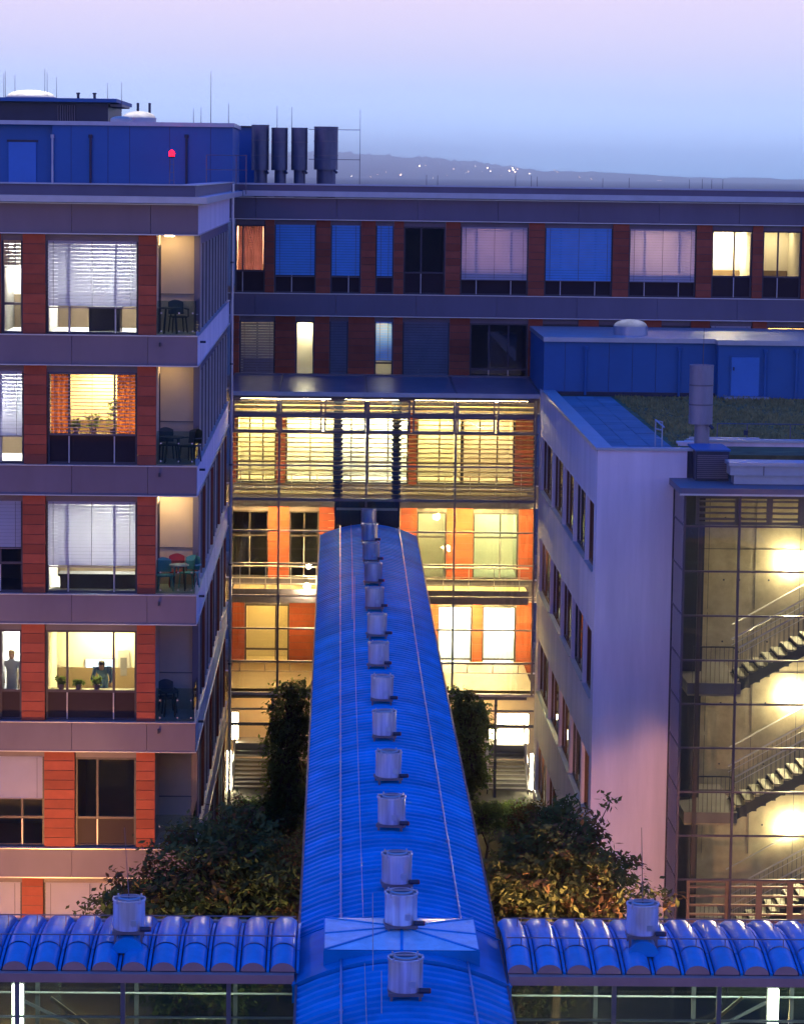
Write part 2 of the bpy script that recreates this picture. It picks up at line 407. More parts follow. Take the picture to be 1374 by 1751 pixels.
B_T, B_L = PX(78, 500, YL), PX(236, 500, YL)
XLOG = lx(267)
rowsL = {
    0: dict(A=(2, 38), B=(78, 236)), 1: dict(A=(-40, 40), B=(80, 234)), 2: dict(A=(-40, 38), B=(78, 234)),
    3: dict(A=(-2, 36), B=(77, 233)), 4: dict(A=(-45, 75), B=(128, 232)), 5: dict(A=(-45, 37), B=(74, 232))}
YF = YL+.30
for k in range(6):
    zt, zb = HEAD[k], HEAD[k]-WH; ym = (402+573)/2+220*k
    ax0, ax1 = [lx(p, ym) for p in rowsL[k]['A']]; bx0, bx1 = [lx(p, ym) for p in rowsL[k]['B']]
    # pillars: between A and B, between B and the loggia, and one off to the left
    pillar(LW, ax1+.01, bx0-.01, zt-.002, zb+.002, YL+.10); pillar(LW, bx1+.01, XLOG, zt-.002, zb+.002, YL+.10)
    pillar(LW, ax0-.65, ax0-.01, zt-.002, zb+.002, YL+.10)
    window(LW, ax0-3.3, ax0-.66, zt-.002, zb+.002, YF, 3, blind=.5)
    room(LW, ax0-3.3, ax0-.7, zb+.02, zt-.22, YF+.1, 3.0)
    pillar(LW, XL+.02, ax0-3.32, zt-.002, zb+.002, YL+.10)
    # interior lighting per row
    la = {0: (COOL, 40), 1: (COOL, 26), 3: (COOL, 46)}.get(k)
    lb = {0: (COOL, 17), 1: ((1, .60, .18), 13), 2: ((1, .95, .78), 20), 3: ((1, .76, .30), 12)}.get(k)
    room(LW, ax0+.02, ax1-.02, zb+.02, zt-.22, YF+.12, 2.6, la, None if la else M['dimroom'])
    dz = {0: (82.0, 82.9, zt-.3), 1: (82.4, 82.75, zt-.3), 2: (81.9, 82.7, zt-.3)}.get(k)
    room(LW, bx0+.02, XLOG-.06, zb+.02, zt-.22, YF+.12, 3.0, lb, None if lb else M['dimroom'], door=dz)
    # windows
    if k == 0:
        window(LW, ax0, ax1, zt-.002, zb+.002, YF, 1, blind=.27, bmat=M['wood'], tilt=65)
        window(LW, bx0, bx1, zt-.002, zb+.002, YF, 3, splits=(.25, .75), blind=.70, tilt=67)
    elif k == 1:
        window(LW, ax0, ax1, zt-.002, zb+.002, YF, 2, blind=.69, tilt=66)
        wn_ = window(LW, bx0, bx1, zt-.002, zb+.002, YF, 3, splits=(.24, .745), blind=.66, tilt=8, panel=True)
        for a, b in ((.03, .23), (.765, .97)):
            m = MB(); x0_, x1_ = bx0+(bx1-bx0)*a, bx0+(bx1-bx0)*b
            top = [(x0_+(x1_-x0_)*i/24, YF+.22+.03*math.sin(i*.9), zt-.25) for i in range(25)]
            m.grid([top, [(p[0], p[1], zb+.8) for p in top]]); m.build('curtain', M['cloth'], wn_, True)
    elif k == 2:
        window(LW, ax0, ax1, zt-.002, zb+.002, YF, 2, blind=.50, tilt=66)
        window(LW, bx0, bx1, zt-.002, zb+.002, YF, 3, splits=(.24, .745), blind=.70, tilt=66)
    elif k == 3:
        window(LW, ax0, ax1, zt-.002, zb+.002, YF, 1, panel=True)
        window(LW, bx0, bx1, zt-.002, zb+.002, YF, 3, splits=(.235, .745), panel=True)
    elif k == 4:
        window(LW, ax0, ax1, zt-.002, zb+.002, YF, 2, splits=(.68,), blind=.45, tilt=70)
        window(LW, bx0, bx1, zt-.002, zb+.002, YF, 2, splits=(.36,), panel=True)
    else:
        window(LW, ax0, ax1, zt-.002, zb+.002, YF, 2, blind=.85, tilt=70)
        window(LW, bx0, bx1, zt-.002, zb+.002, YF, 2, splits=(.25,), blind=.85, tilt=62)
    # corner loggia
    lw = thing('x', None, None) if False else None
    yb = YL+2.1
    block('balcony_wall', M['beige'], LW, XLOG-.04, XR-.02, yb, yb+.2, zb+.002, zt-.002)
    m = MB()
    if dz:
        a, b, t = dz
        m.box(XLOG-.05, XLOG, YL+.36, a, zb, zt); m.box(XLOG-.05, XLOG, b, yb-.002, zb, zt); m.box(XLOG-.05, XLOG, a, b, t, zt)
        fr = MB(); fr.box(XLOG-.06, XLOG+.02, a, a+.05, zb, t); fr.box(XLOG-.06, XLOG+.02, b-.05, b, zb, t); fr.box(XLOG-.058, XLOG+.018, a+.05, b-.05, t-.05, t)
        dr = fr.build('balcony_door', M['frame'], LW); block('pane', M['glass'], dr, XLOG-.03, XLOG-.024, a+.05, b-.05, zb+.02, t-.05)
    else: m.box(XLOG-.05, XLOG, YL+.36, yb-.002, zb, zt)
    m.build('balcony_wall', M['beige'], LW)
    block('corner_post', M['fascia'], LW, XR-.20, XR-.03, yb-.16, yb-.004, zb, zt)
    block('balcony_floor', M['pale'], LW, XLOG, XR-.04, YL+.225, yb-.002, zb-.04, zb+.012)
    lgl = {0: 8.0, 1: 2.6, 2: 14.0}.get(k)
    if lgl: block('added_balcony_lamp', lampmat((1.0, .72, .36), lgl), LW, XLOG+.15, XLOG+.40, yb-.75, yb-.5, zt-.06, zt-.01)  # ceiling lamp added to brighten the loggia walls
    bal = bpy.data.objects.new('balustrade', None); attach(bal, LW, (XLOG, YL, zb))
    block('pane', M['glassg'], bal, XLOG+.02, XR-.05, YL+.10, YL+.116, zb+.03, zb+.96); block('pane', M['glassg'], bal, XR-.066, XR-.05, YL+.13, yb-.17, zb+.03, zb+.96)
    m = MB()
    for fx in (.12, .55, .88):
        xx = XLOG+(XR-XLOG)*fx
        for zz in (zb+.12, zb+.62): m.tube((xx, YL+.085, zz), (xx, YL+.12, zz), .022, n=8)
    m.build('glass_clamp', M['chrome'], bal)
    block('rail', M['steel'], bal, XLOG, XR-.06, yb-.03, yb-.004, zb+1.05, zb+1.08)
    # courtyard side: window strip with fins
    room(LW, XR-2.6, XR-.14, zb+.02, zt-.02, yb+.25, YG-yb-.6, None, M['dimroom']) if False else None
    block('side_backing', M['dark'], LW, XR-.62, XR-.5, yb+.22, YG-.12, zb, zt)
    st = bpy.data.objects.new('window_strip', None); attach(st, LW, (XR, 93, zb))
    block('pane', M['glass'], st, XR-.115, XR-.10, yb+.24, YG-.12, zb, zt-.3)
    block('hood', M['hood'], st, XR-.14, XR-.06, yb+.24, YG-.12, zt-.30, zt-.004)
    nf = 20
    for i in range(nf):
        yy = yb+.3+(YG-yb-.6)*i/(nf-1)
        red = (i % 5 == 3 and k > 1)
        block('side_pier' if red else 'fin', M['tile'] if red else (M['bar'] if i % 2 else M['steel']), st, XR-.10, XR-(.02 if red else .05), yy, yy+(.35 if red else .07), zb+.002, zt-.302)
# rainwater pipe where wing and atrium meet
pm = MB(); pm.tube((XR+.12, YG-.45, GZ), (XR+.12, YG-.45, -.4), .055, n=12)
pm.build('rainwater_pipe', M['trim'], LW, True)
pm = MB()
for z in (-3.2, -6.8, -10.4, -14, -17.6): pm.tube((XR+.12, YG-.45, z), (XR+.12, YG-.45, z+.06), .075, n=12)
pm.build('pipe_bracket', M['steel'], LW)

# ------------------------------------------------------------------ back block
BB = thing('hospital_block', 'long hospital block with terracotta pillars closing the courtyard behind', 'building', (5, 115, GZ))
def bx(px, y=440): return PX(px, y, YB)
XB0, XB1 = -16.0, 27.0
edges_b = [XB0, -12, -8, bx(345), bx(437)]
edges_b += [bx(437)+3.04*i for i in range(1, 8)] + [XB1]
for k in range(6):
    zt, zb = (H0+.84, H0) if k == 0 else (HEAD[k-1]-WH, HEAD[k])
    fascia_run(BB, edges_b, YB, zb, zt)
    block('floor_slab', M['concrete'], BB, XB0, XB1, YB+.24, YB+8, zb+.05, zt-.05)
block('eave', M['coping'], BB, XR+.26, XB1, YB-.30, YB+.6, zr+.02, zr+.22); block('parapet', M['fascia'], BB, XR-.1, XB1, YB+.35, YB+.7, zr+.22, zr+.44)
block('coping', M['coping'], BB, XR-.1, XB1, YB+.30, YB+.78, zr+.44, zr+.50)
block('roof', M['paver'], BB, XB0, XB1, YB+.72, YB+14, zr+.0, zr+.12)

YFB = YB+.26
def brow(k, pillars, wins, ym):
    zt, zb = HEAD[k], HEAD[k]-WH
    for a, b in pillars: pillar(BB, bx(a, ym)+.005, bx(b, ym)-.005, zt-.002, zb+.002, YB+.10)
    for spec in wins:
        a, b, kw, rm = spec
        x0, x1 = bx(a, ym), bx(b, ym)
        lit = rm.get('lamp'); room(BB, x0+.02, x1-.02, zb+.02, zt-.22, YFB+.12, rm.get('d', 3.0), lit, None if lit else M['dimroom'], low_strip=k < 2)
        wo = window(BB, x0, x1, zt-.002, zb+.002, YFB, **kw)
        if rm.get('curtain'):
            m = MB(); top = [(x0+.1+(x1-x0-.2)*i/40, YFB+.25+.03*math.sin(i*1.7), zt-.25) for i in range(41)]
            m.grid([top, [(p[0], p[1], zb+.85) for p in top]]); m.build('curtain', M['pcloth'], wo, True)
        if rm.get('half'):
            zc = zb+.9
brow(0, [(453, 469), (540, 565), (617, 642), (673, 690), (761, 787), (903, 931), (1047, 1075), (1190, 1217), (1286, 1304), (1370, 1400), (1490, 1520), (1620, 1650)],
     [(402, 453, dict(cols=2, splits=(.25,), panel=True), dict(lamp=((1, .45, .25), 9), curtain=1)),
      (469, 540, dict(cols=2, splits=(.42,), blind=.74, bmat=M['slatb'], panel=True, tilt=66), {}),
      (565, 617, dict(cols=2, splits=(.6,), blind=.74, bmat=M['slatb'], panel=True, tilt=66), {}),
      (642, 673, dict(cols=1, blind=.74, bmat=M['slatb'], panel=True, tilt=66), {}),
      (690, 761, dict(cols=2, splits=(.42,), panel=True), {}),
      (787, 903, dict(cols=3, splits=(.24, .75), blind=.76, bmat=M['slat'], panel=True, tilt=66), dict(lamp=((1, .5, .55), 2.2))),
      (931, 1047, dict(cols=3, splits=(.24, .75), blind=.76, bmat=M['slatb'], panel=True, tilt=66), dict(lamp=(AMBER, .15))),
      (1075, 1190, dict(cols=3, splits=(.24, .75), blind=.76, bmat=M['slat'], panel=True, tilt=66), dict(lamp=((1, .55, .45), 6))),
      (1217, 1286, dict(cols=2, splits=(.56,), panel=True), dict(lamp=(WARM, 17))),
      (1304, 1370, dict(cols=2, splits=(.4,), panel=True), dict(lamp=(WARM, 1.6))),
      (1400, 1490, dict(cols=2, blind=.7), {}), (1520, 1620, dict(cols=2, blind=.7), {})], 440)
brow(1, [(398, 409), (470, 505), (537, 563), (595, 640), (672, 688), (768, 803), (902, 927), (988, 1023), (1100, 1130), (1180, 1213), (1285, 1310), (1400, 1430)],
     [(409, 470, dict(cols=2, blind=.97, bmat=M['darkslat'], tilt=60), dict(lamp=(WARM, 1.2))),
      (505, 537, dict(cols=1, transom=0, light_bars=False), dict(lamp=((1, .82, .45), 16), d=1.2)),
      (563, 595, dict(cols=1, blind=.97, bmat=M['darkslat'], tilt=60), {}),
      (640, 672, dict(cols=1, blind=.56, bmat=M['slatb'], tilt=66, transom=1.0, light_bars=False), dict(lamp=((1, .82, .45), 16), d=1.2)),
      (688, 768, dict(cols=2, splits=(.35,), blind=.97, bmat=M['darkslat'], tilt=60), {}),
      (803, 902, dict(cols=3), {}), (927, 988, dict(cols=2), {}), (1023, 1100, dict(cols=2), {}), (1130, 1180, dict(cols=2), {}),
      (1213, 1285, dict(cols=2, blind=.3), {}), (1310, 1400, dict(cols=2), dict(lamp=(AMBER, 14)))], 590)
# facade rows inside the atrium
brow(2, [(398, 404), (472, 488), (698, 712), (880, 912)],
     [(404, 472, dict(cols=3), dict(lamp=((1, .70, .26), 10))), (488, 572, dict(cols=2), dict(lamp=((1, .80, .42), 15))), (572, 628, dict(cols=2), dict(lamp=((1, .88, .58), 19))),
      (628, 698, dict(cols=2), dict(lamp=((1, .88, .58), 19))), (712, 790, dict(cols=2), dict(lamp=((1, .70, .26), 9))), (790, 880, dict(cols=3), dict(lamp=((1, .62, .26), 7)))], 780)
brow(3, [(458, 494), (545, 572), (684, 712), (763, 808), (886, 912)],
     [(395, 458, dict(cols=2, splits=(.5,), transom=1.6), {}), (494, 545, dict(cols=2, transom=1.6), {}), (712, 763, dict(cols=1, transom=1.6), dict(lamp=(YEL, 3))),
      (808, 886, dict(cols=2, splits=(.6,), transom=1.6), dict(lamp=((.9, .9, .4), 4)))], 940)
brow(4, [(396, 418), (494, 560), (684, 748), (807, 824), (882, 912)],
     [(418, 494, dict(cols=2, splits=(.7,)), dict(lamp=(AMBER, 2))), (748, 807, dict(cols=1, transom=.5), dict(lamp=((1, .95, .72), 34))), (824, 882, dict(cols=1, transom=.5), dict(lamp=((1, .95, .72), 34)))], 1090)
zg = HEAD[4]-WH-.86
block('entrance_wall', M['beige'], BB, XR-.5, XW+.5, YB+.1, YB+.35, GZ, zg)
block('core_wall', M['beige'], BB, bx(560, 1000), bx(684, 1000), YB+.12, YB+.3, GZ, HEAD[2]-WH-.9)

# ------------------------------------------------------------------ plant room on the left roof
PR = thing('plant_room', 'blue clad rooftop plant room with steel door above the left wing', 'roof structure', (-10, 112, zr))
zpt = PZ(200, 208, 109.0); XPR = PX(398, 260, 109.0)
block('wall', M['plant'], PR, -16, PX(45, 250, 109), 109.3, 116, zr+.12, zpt-.15)
block('wall', M['plant'], PR, PX(90, 250, 109), XPR, 109.0, 116, zr+.122, zpt-.15)
block('wall', M['plant'], PR, PX(45, 250, 109)+.003, PX(90, 250, 109)-.003, 109.28, 116, zr+.121, zpt-.152)
block('coping', M['coping'], PR, -16, XPR+.06, 108.9, 116.1, zpt-.148, zpt)
d_ = block('door', M['doorp'], PR, PX(15, 280, 109.2), PX(62, 280, 109.2), 109.22, 109.275, zr+.15, PZ(40, 243, 109.2))
block('door_frame', M['dark'], PR, PX(12, 280, 109.2), PX(65, 280, 109.2), 109.24, 109.29, PZ(40, 243, 109.2)+.003, PZ(40, 239, 109.2))
for px_ in (90, 155, 319):
    xx = PX(px_, 270, 108.9); m = MB(); m.tube((xx, 108.92, zr+.12), (xx, 108.92, PZ(px_, 232, 108.9)), .045, n=8); m.tube((xx, 108.92, PZ(px_, 236, 108.9)), (xx, 108.92, PZ(px_, 230, 108.9)), .075, n=8)
    m.build('downpipe', M['coping'] if px_ == 90 else M['dark'], PR)
for px_ in (122, 185, 222, 290, 360): block('panel_joint', M['dark'], PR, PX(px_, 270, 109)-.008, PX(px_, 270, 109)+.008, 108.994, 109.0, zr+.13, zpt-.16)
block('roof_ledge', M['coping'], PR, PX(372, 300, 107), XPR, 106.2, 108.99, zr+.122, zr+.22)

UP = thing('upper_plant_room', 'dark louvred rooftop structure behind the plant room, top left', 'roof structure', (-12, 130, zr))
zu0, zu1 = zr, PZ(100, 168, 128)
block('wall', M['dark'], UP, -20, PX(185, 190, 128), 128, 136, zr+.13, zu1-.16)
block('roof', M['plant'], UP, -20.2, PX(195, 180, 128)+.15, 127.5, 137, zu1-.158, zu1)
for i in range(8): block('louvre_post', M['steel'], UP, PX(100+i*4, 190, 128)-.015, PX(100+i*4, 190, 128)+.015, 127.9, 127.998, zpt, zu1-.3)
block('pipe_rack', M['steel'], UP, PX(188, 190, 128), PX(208, 190, 128), 128.2, 133, PZ(195, 182, 128), PZ(195, 178, 128))
for px_ in (134, 162): 
    m = MB(); xx = PX(px_, 168, 129); m.tube((xx, 129, zu1), (xx, 129, zu1+.22), .06, n=8); m.tube((xx, 129, zu1+.22), (xx, 129, zu1+.28), .09, n=8); m.build('vent_pipe', M['dark'], UP)

def dome(px0, px1, pyb, pyt, Y, label, curb=.22, lit=0):
    x0, x1 = PX(px0, pyb, Y), PX(px1, pyb, Y); zb_, zt_ = PZ(px0, pyb, Y), PZ(px0, pyt, Y); c = (x0+x1)/2; r = (x1-x0)/2; hd = zt_-zb_-curb
    t = thing('skylight_dome', label, 'skylight', (c, Y+r, zb_), 'rooftop skylight domes')
    m = MB(); m.lathe((c, Y+r, zb_), [(r*.98, -.6), (r*.98, curb*.6), (r, curb*.6), (r, curb), (0.01, curb)], 28); m.build('curb', M['coping'], t, True)
    m = MB(); m.lathe((c, Y+r, zb_+curb), [(r*.95*math.cos(a*math.pi/16), hd*math.sin(a*math.pi/16)) for a in range(9)], 28); m.build('dome', M['dome'], t, True)
    if lit: m = MB(); m.tube((c, Y+r, zb_+curb+.01), (c, Y+r, zb_+curb+.03), r*.85, n=20); m.build('lamp', lampmat((1.0, .88, .75), lit), t)
dome(5, 92, 168, 152, 130.5, 'large pale skylight dome on the dark rooftop structure, far left', .10, lit=.75)
dome(206, 266, 206, 189, 111.5, 'cream skylight dome on the plant room roof beside two dark pipes', .12, lit=.35)
dome(187, 225, 206, 198, 110.0, 'flat bluish skylight dome just left of the cream dome', .06)
for px_ in (236, 256):
    xx = PX(px_, 190, 115); m = MB(); m.tube((xx, 115, zpt-.1), (xx, 115, PZ(px_, 176, 115)), .05, n=8)
    o = m.build('roof_pipe', M['dark']); tag(o, 'dark vent pipe behind the cream dome, the %s of two' % ('left' if px_ == 236 else 'right'), 'pipe', 'vent pipes behind the dome')

# obstruction light
OL = thing('warning_light', 'glowing red obstruction light on a thin mast over the left roof', 'lamp', (PX(295, 300, 106), 106, zr))
lx_, lz_ = PX(294, 262, 106), PZ(294, 262, 106)
m = MB()
for dx in (-.10, .10): m.tube((lx_+dx, 106, zr+.1), (lx_+dx*.5, 106, lz_-.1), .015, n=6)
for i in range(4): m.bar((lx_-.1, 106, zr+.3+i*.28), (lx_+.1, 106, zr+.3+i*.28), .015)
m.build('mast', M['steel'], OL)
m = MB(); m.lathe((lx_, 106, lz_-.1), [(.001, -.02), (.085, 0), (.10, .09), (.075, .17), (.001, .21)], 14); m.build('lamp', glow('red_beacon', (1.0, .0006, .0022), 70), OL, True)
m = MB(); m.tube((lx_, 106, lz_-.16), (lx_, 106, lz_-.1), .11, n=12); m.build('lamp_base', M['dark'], OL)

# exhaust stacks
def stackt(px0, px1, pyt, pyb, s0, s1, pyb2, Y, label, mt='stack'):
    x0, x1 = PX(px0, pyt, Y), PX(px1, pyt, Y); c = (x0+x1)/2; r = (x1-x0)/2; zt_, zm, zb_ = PZ(px0, pyt, Y), PZ(px0, pyb, Y), PZ(px0, pyb2, Y)
    rs = (PX(s1, pyb, Y)-PX(s0, pyb, Y))/2; cs = (PX(s1, pyb, Y)+PX(s0, pyb, Y))/2
    t = thing('exhaust_stack', label, 'chimney', (c, Y+r, zb_), 'rooftop exhaust stacks')
    m = MB(); m.lathe((c, Y+r, 0), [(rs, zm), (r, zm), (r*1.0, zm+.06), (r, zt_-.05), (r*1.02, zt_-.05), (r*1.02, zt_), (r*.9, zt_), (r*.88, zt_-.5), (.01, zt_-.5)], 28); m.build('drum', M[mt], t, True)
    m = MB(); m.lathe((cs, Y+r, 0), [(rs, zb_-.8), (rs, zm+.02)], 20); m.build('stem', M[mt], t, True)
    for f in (.33, .66): m = MB(); m.lathe((c, Y+r, zm+(zt_-zm)*f), [(r*1.0, -.02), (r*1.02, -.02), (r*1.02, .02), (r*1.0, .02)], 28); m.build('band', M['steel'], t, True)
    m = MB(); m.tube((c+r*.7, Y+.1, zm-.02), (c+r*.95, Y+.05, zm-.12), .05, n=8); m.build('drain', M['dark'], t)
YS = 117.0
stackt(430, 460, 213, 291, 434, 457, 314, YS, 'leftmost dark exhaust stack, beside the blue plant room', 'stackd')
stackt(464, 492, 218, 291, 469, 489, 314, YS, 'second exhaust stack from the left on the back roof', 'stackd')
stackt(498, 526, 218, 291, 502, 522, 314, YS, 'third exhaust stack from the left on the back roof', 'stackd')
stackt(537, 578, 216, 290, 541, 574, 314, YS, 'widest exhaust stack, right end of the row, on a pinkish stem', 'stackd')
t = thing('service_box', 'dark blue rooftop housing squeezed between plant room and first stack', 'roof structure', (PX(415, 300, 119), 119, zr))
block('housing', M['plant'], t, PX(400, 260, 119), PX(436, 260, 119), 119.2, 122, zr+.125, PZ(415, 218, 119)); block('lid', M['dark'], t, PX(399, 260, 119), PX(437, 260, 119), 119.1, 122.1, PZ(415, 218, 119)+.002, PZ(415, 215, 119))
t = thing('roof_rail', 'thin steel guard rail at the roof corner beside the plant room', 'railing', (PX(400, 310, 108), 107, zr))
m = MB(); 
for px_ in (353, 404, 421): m.tube((PX(px_, 300, 107), 107, zr+.1), (PX(px_, 300, 107), 107, PZ(px_, 265, 107)), .018, n=6)
for py_ in (265, 290): m.tube((PX(353, py_, 107), 107, PZ(353, py_, 107)), (PX(423, py_, 107), 107, PZ(353, py_, 107)), .015, n=6)
m.build('rail', M['steel'], t)

# lightning rods
rods = [(7, 125, 165, 131), (9.5, 122, 165, 131), (26, 128, 165, 131), (77, 118, 165, 131), (81, 124, 165, 131), (97, 132, 168, 131), (184, 142, 175, 129), (208, 141, 180, 129),
        (361, 122, 208, 112), (391, 177, 208, 113), (331, 185, 208, 113), (344, 184, 208, 113), (474, 181, 222, 118), (499, 183, 222, 118), (616, 187, 316, 116),
        (729, 299, 318, 114), (748, 300, 319, 114), (881, 299, 321, 114), (908, 300, 321, 114), (918, 302, 321, 114), (1030, 305, 323, 114), (1075, 304, 324, 114), (1178, 307, 326, 114), (1200, 306, 326, 114), (1216, 307, 326, 114), (1235, 306, 327, 114)]
words = ['first', 'second', 'third', 'fourth', 'fifth', 'sixth', 'seventh', 'eighth', 'ninth', 'tenth', 'eleventh', 'twelfth', 'thirteenth', 'fourteenth', 'fifteenth', 'sixteenth', 'seventeenth', 'eighteenth', 'nineteenth', 'twentieth', 'twenty-first', 'twenty-second', 'twenty-third', 'twenty-fourth', 'twenty-fifth', 'twenty-sixth']
for i, (a, t0, b0, Y) in enumerate(sorted(rods)):
    m = MB(); p = at(a, t0, Y); q = at(a, b0, Y); m.tube((p.x, Y, q.z-.3), (p.x, Y, p.z), .017, .008, n=6)
    o = m.build('lightning_rod', M['steel'])
    lab = 'tall thin lightning rod with two cross bars right of the widest stack' if a == 616 else 'thin lightning rod on the skyline, %s counted from the left edge' % words[i]
    tag(o, lab, 'lightning rod', 'lightning rods on the roofs')
m = MB(); xx = PX(616, 250, 116)
for py_ in (222, 273): m.tube((PX(528, py_, 116.4), 116, PZ(590, py_, 116)), (xx, 116, PZ(590, py_, 116)), .014, n=6)
tag(m.build('rod_brace', M['steel']), 'pair of thin horizontal bars tying the tall rod to the stacks', 'bar')

# distant town lights
rr = random.Random(5)
for i, (a, b) in enumerate([(601, 301), (633, 303), (645, 298), (699, 313), (717, 284), (727, 283), (796, 295), (800, 293), (824, 294), (838, 293), (833, 287), (870, 292), (877, 290), (880, 294), (884, 289), (876, 287), (947, 291), (952, 294), (1124, 308), (1128, 309), (1332, 318), (1344, 318), (660, 294), (685, 299), (740, 305), (765, 300), (856, 300), (905, 297), (990, 303), (1010, 306), (1060, 310), (1180, 313), (1250, 316), (812, 284), (775, 289)]):
    p = at(a, b, 19760); r = 4*(rr.choice((.5, .7, .9, 1.3)) if i not in (3, 11, 12, 13) else 1.5)
    m = MB(); m.lathe((p.x, 19760, p.z), [(.01, -r), (r*.8, -r*.6), (r, 0), (r*.8, r*.6), (.01, r)], 8)
    o = m.build('town_light', lampmat((1.0, .62, .40) if i % 3 else (1.0, .85, .7), 2.5 if i % 4 else 5.0)); tag(o, 'warm point of light on the hazy hillside', 'lamp', 'town lights on the far hills')

# ------------------------------------------------------------------ glass atrium
AT = thing('glass_atrium', 'tall glazed atrium glowing yellow between the two wings', 'building', (1.7, YG, GZ))
AX0, AX1 = XR+.02, XW-.02
AZT, AZB = PZ(625, 678, YG), PZ(625, 1187, YG)
mull = [AX0+.1, -2.05, 1.08, 4.27, AX1-.1]
zrows = [PZ(625, y, YG) for y in (682, 710, 740, 797, 855, 909, 965, 1020, 1076, 1132, 1187)]
for xm in mull: block('mullion', M['steel'], AT, xm-.035, xm+.035, YG-.06, YG+.10, AZB, AZT)
for i, z in enumerate(zrows):
    h = .05 if i in (4, 10) else .025
    block('transom', M['steel'] if i != 10 else M['bar'], AT, AX0, AX1, YG-.045, YG+.08, z-h, z+h)
for a, b in zip(mull, mull[1:]):
    for z1, z0 in zip(zrows[2:], zrows[3:]): block('pane', M['glassa'], AT, a+.036, b-.036, YG, YG+.012, z0+.052, z1-.052)
    half = [a, (a+b)/2, b] if b-a > 2 else [a, b]
    for c, d in zip(half, half[1:]):                  # opening lights at the top
        for z1, z0 in zip(zrows[:2], zrows[1:3]):
            m = MB(); A_, B_, C_, D_ = c+.045, d-.045, z0+.03, z1-.03
            m.box(A_, B_, YG-.09, YG-.03, C_, C_+.06); m.box(A_, B_, YG-.09, YG-.03, D_-.06, D_); m.box(A_, A_+.06, YG-.09, YG-.03, C_+.06, D_-.06); m.box(B_-.06, B_, YG-.09, YG-.03, C_+.06, D_-.06)
            f_ = m.build('opening_light', M['hood'], AT); block('pane', M['glassa'], f_, A_+.06, B_-.06, YG-.06, YG-.052, C_+.06, D_-.06)
# canopy roof: sloping glass bays
zc0, zc1 = PZ(600, 641, YB)-.02, PZ(600, 674, YG)
cb = [AX0, -2.05, 1.08, 4.27, AX1]
for a, b in zip(cb, cb[1:]):
    m = MB(); m.grid([[(a+.03, YG-.25, zc1+.06), (b-.03, YG-.25, zc1+.06)], [(a+.03, YB-.3, zc0), (b-.03, YB-.3, zc0)]])
    m.grid([[(a+.03, YB-.3, zc0-.02), (b-.03, YB-.3, zc0-.02)], [(a+.03, YG-.25, zc1+.04), (b-.03, YG-.25, zc1+.04)]]); m.build('canopy_pane', M['canopy'] if 'canopy' in M else M['glassg'], AT)
for xm in cb: 
    m = MB(); m.bar((xm, YG-.28, zc1+.05), (xm, YB-.05, zc0), .06, .10); m.build('canopy_rafter', M['steel'], AT)
block('canopy_gutter', M['coping'], AT, AX0, AX1, YG-.40, YG-.26, zc1-.06, zc1+.09); block('canopy_ridge', M['steel'], AT, AX0, AX1, YB-.30, YB-.05, zc0-.06, zc0+.06)
block('head_beam', M['steel'], AT, AX0, AX1, YG-.02, YG+.12, zrows[0]+.03, zc1-.07)
# sun louvres behind the glass
zl = zrows[0]-.05; n_l = 21; pitch = (zrows[0]-zrows[4]-.1)/n_l
for i in range(n_l):
    for a, b in zip(cb, cb[1:]):
        block('louvre_slat', M['pslat'], AT, a+.06, b-.06, YG+.52, YG+.62, zl-.06-i*pitch-.035, zl-i*pitch-.06)
for px_ in (578, 677):                                 # dark portal columns
    xx = PX(px_, 780, YG+1.2); block('portal_column', M['dark'], AT, xx-.11, xx+.11, YG+1.1, YG+1.35, GZ, AZT)
    m = MB()
    for i in range(n_l): m.box(xx-.17, xx+.17, YG+.5, YG+.8, zl-i*pitch-.17, zl-i*pitch-.08)
    m.build('louvre_bracket', M['dark'], AT)
block('portal_beam', M['dark'], AT, PX(572, 870, YG+1), PX(683, 870, YG+1), YG+.9, YG+1.09, PZ(625, 905, YG+1), PZ(625, 856, YG+1))
block('portal_band', M['coping'], AT, PX(575, 870, YG+.8), PX(680, 870, YG+.8), YG+.85, YG+.9, PZ(625, 872, YG+1), PZ(625, 868, YG+1))
# galleries with rails and lamps
for k in (2, 3, 4):
    zf = HEAD[k]-WH
    block('gallery_slab', M['concrete'], AT, AX0, AX1, YB-2.3, YB-.06, zf-.55, zf-.25)
    block('gallery_edge', M['fascia'], AT, AX0, AX1, YB-2.36, YB-2.302, zf-.62, zf-.1)
    m = MB(); m.tube((AX0, YB-2.3, zf+.75), (AX1, YB-2.3, zf+.75), .03, n=8); m.tube((AX0, YB-2.3, zf+.4), (AX1, YB-2.3, zf+.4), .012, n=6); m.tube((AX0, YB-2.3, zf+.1), (AX1, YB-2.3, zf+.1), .012, n=6)
    for i in range(12): xx = AX0+.3+i*.95; m.box(xx-.015, xx+.015, YB-2.31, YB-2.29, zf-.25, zf+.75)
    m.build('gallery_rail', M['bar'], AT)
def striplamp(x0, x1, y, z, c, s, label, group, wd=.14):
    t = thing('strip_lamp', label, 'lamp', ((x0+x1)/2, y, z), group)
    block('diffuser', lampmat(c, s), t, x0, x1, y-wd/2, y+wd/2, z-.05, z); block('housing', M['steel'], t, x0-.03, x1+.03, y-wd/2-.03, y+wd/2+.03, z+.002, z+.05)
gl_ = 'strip lamps under the atrium galleries'
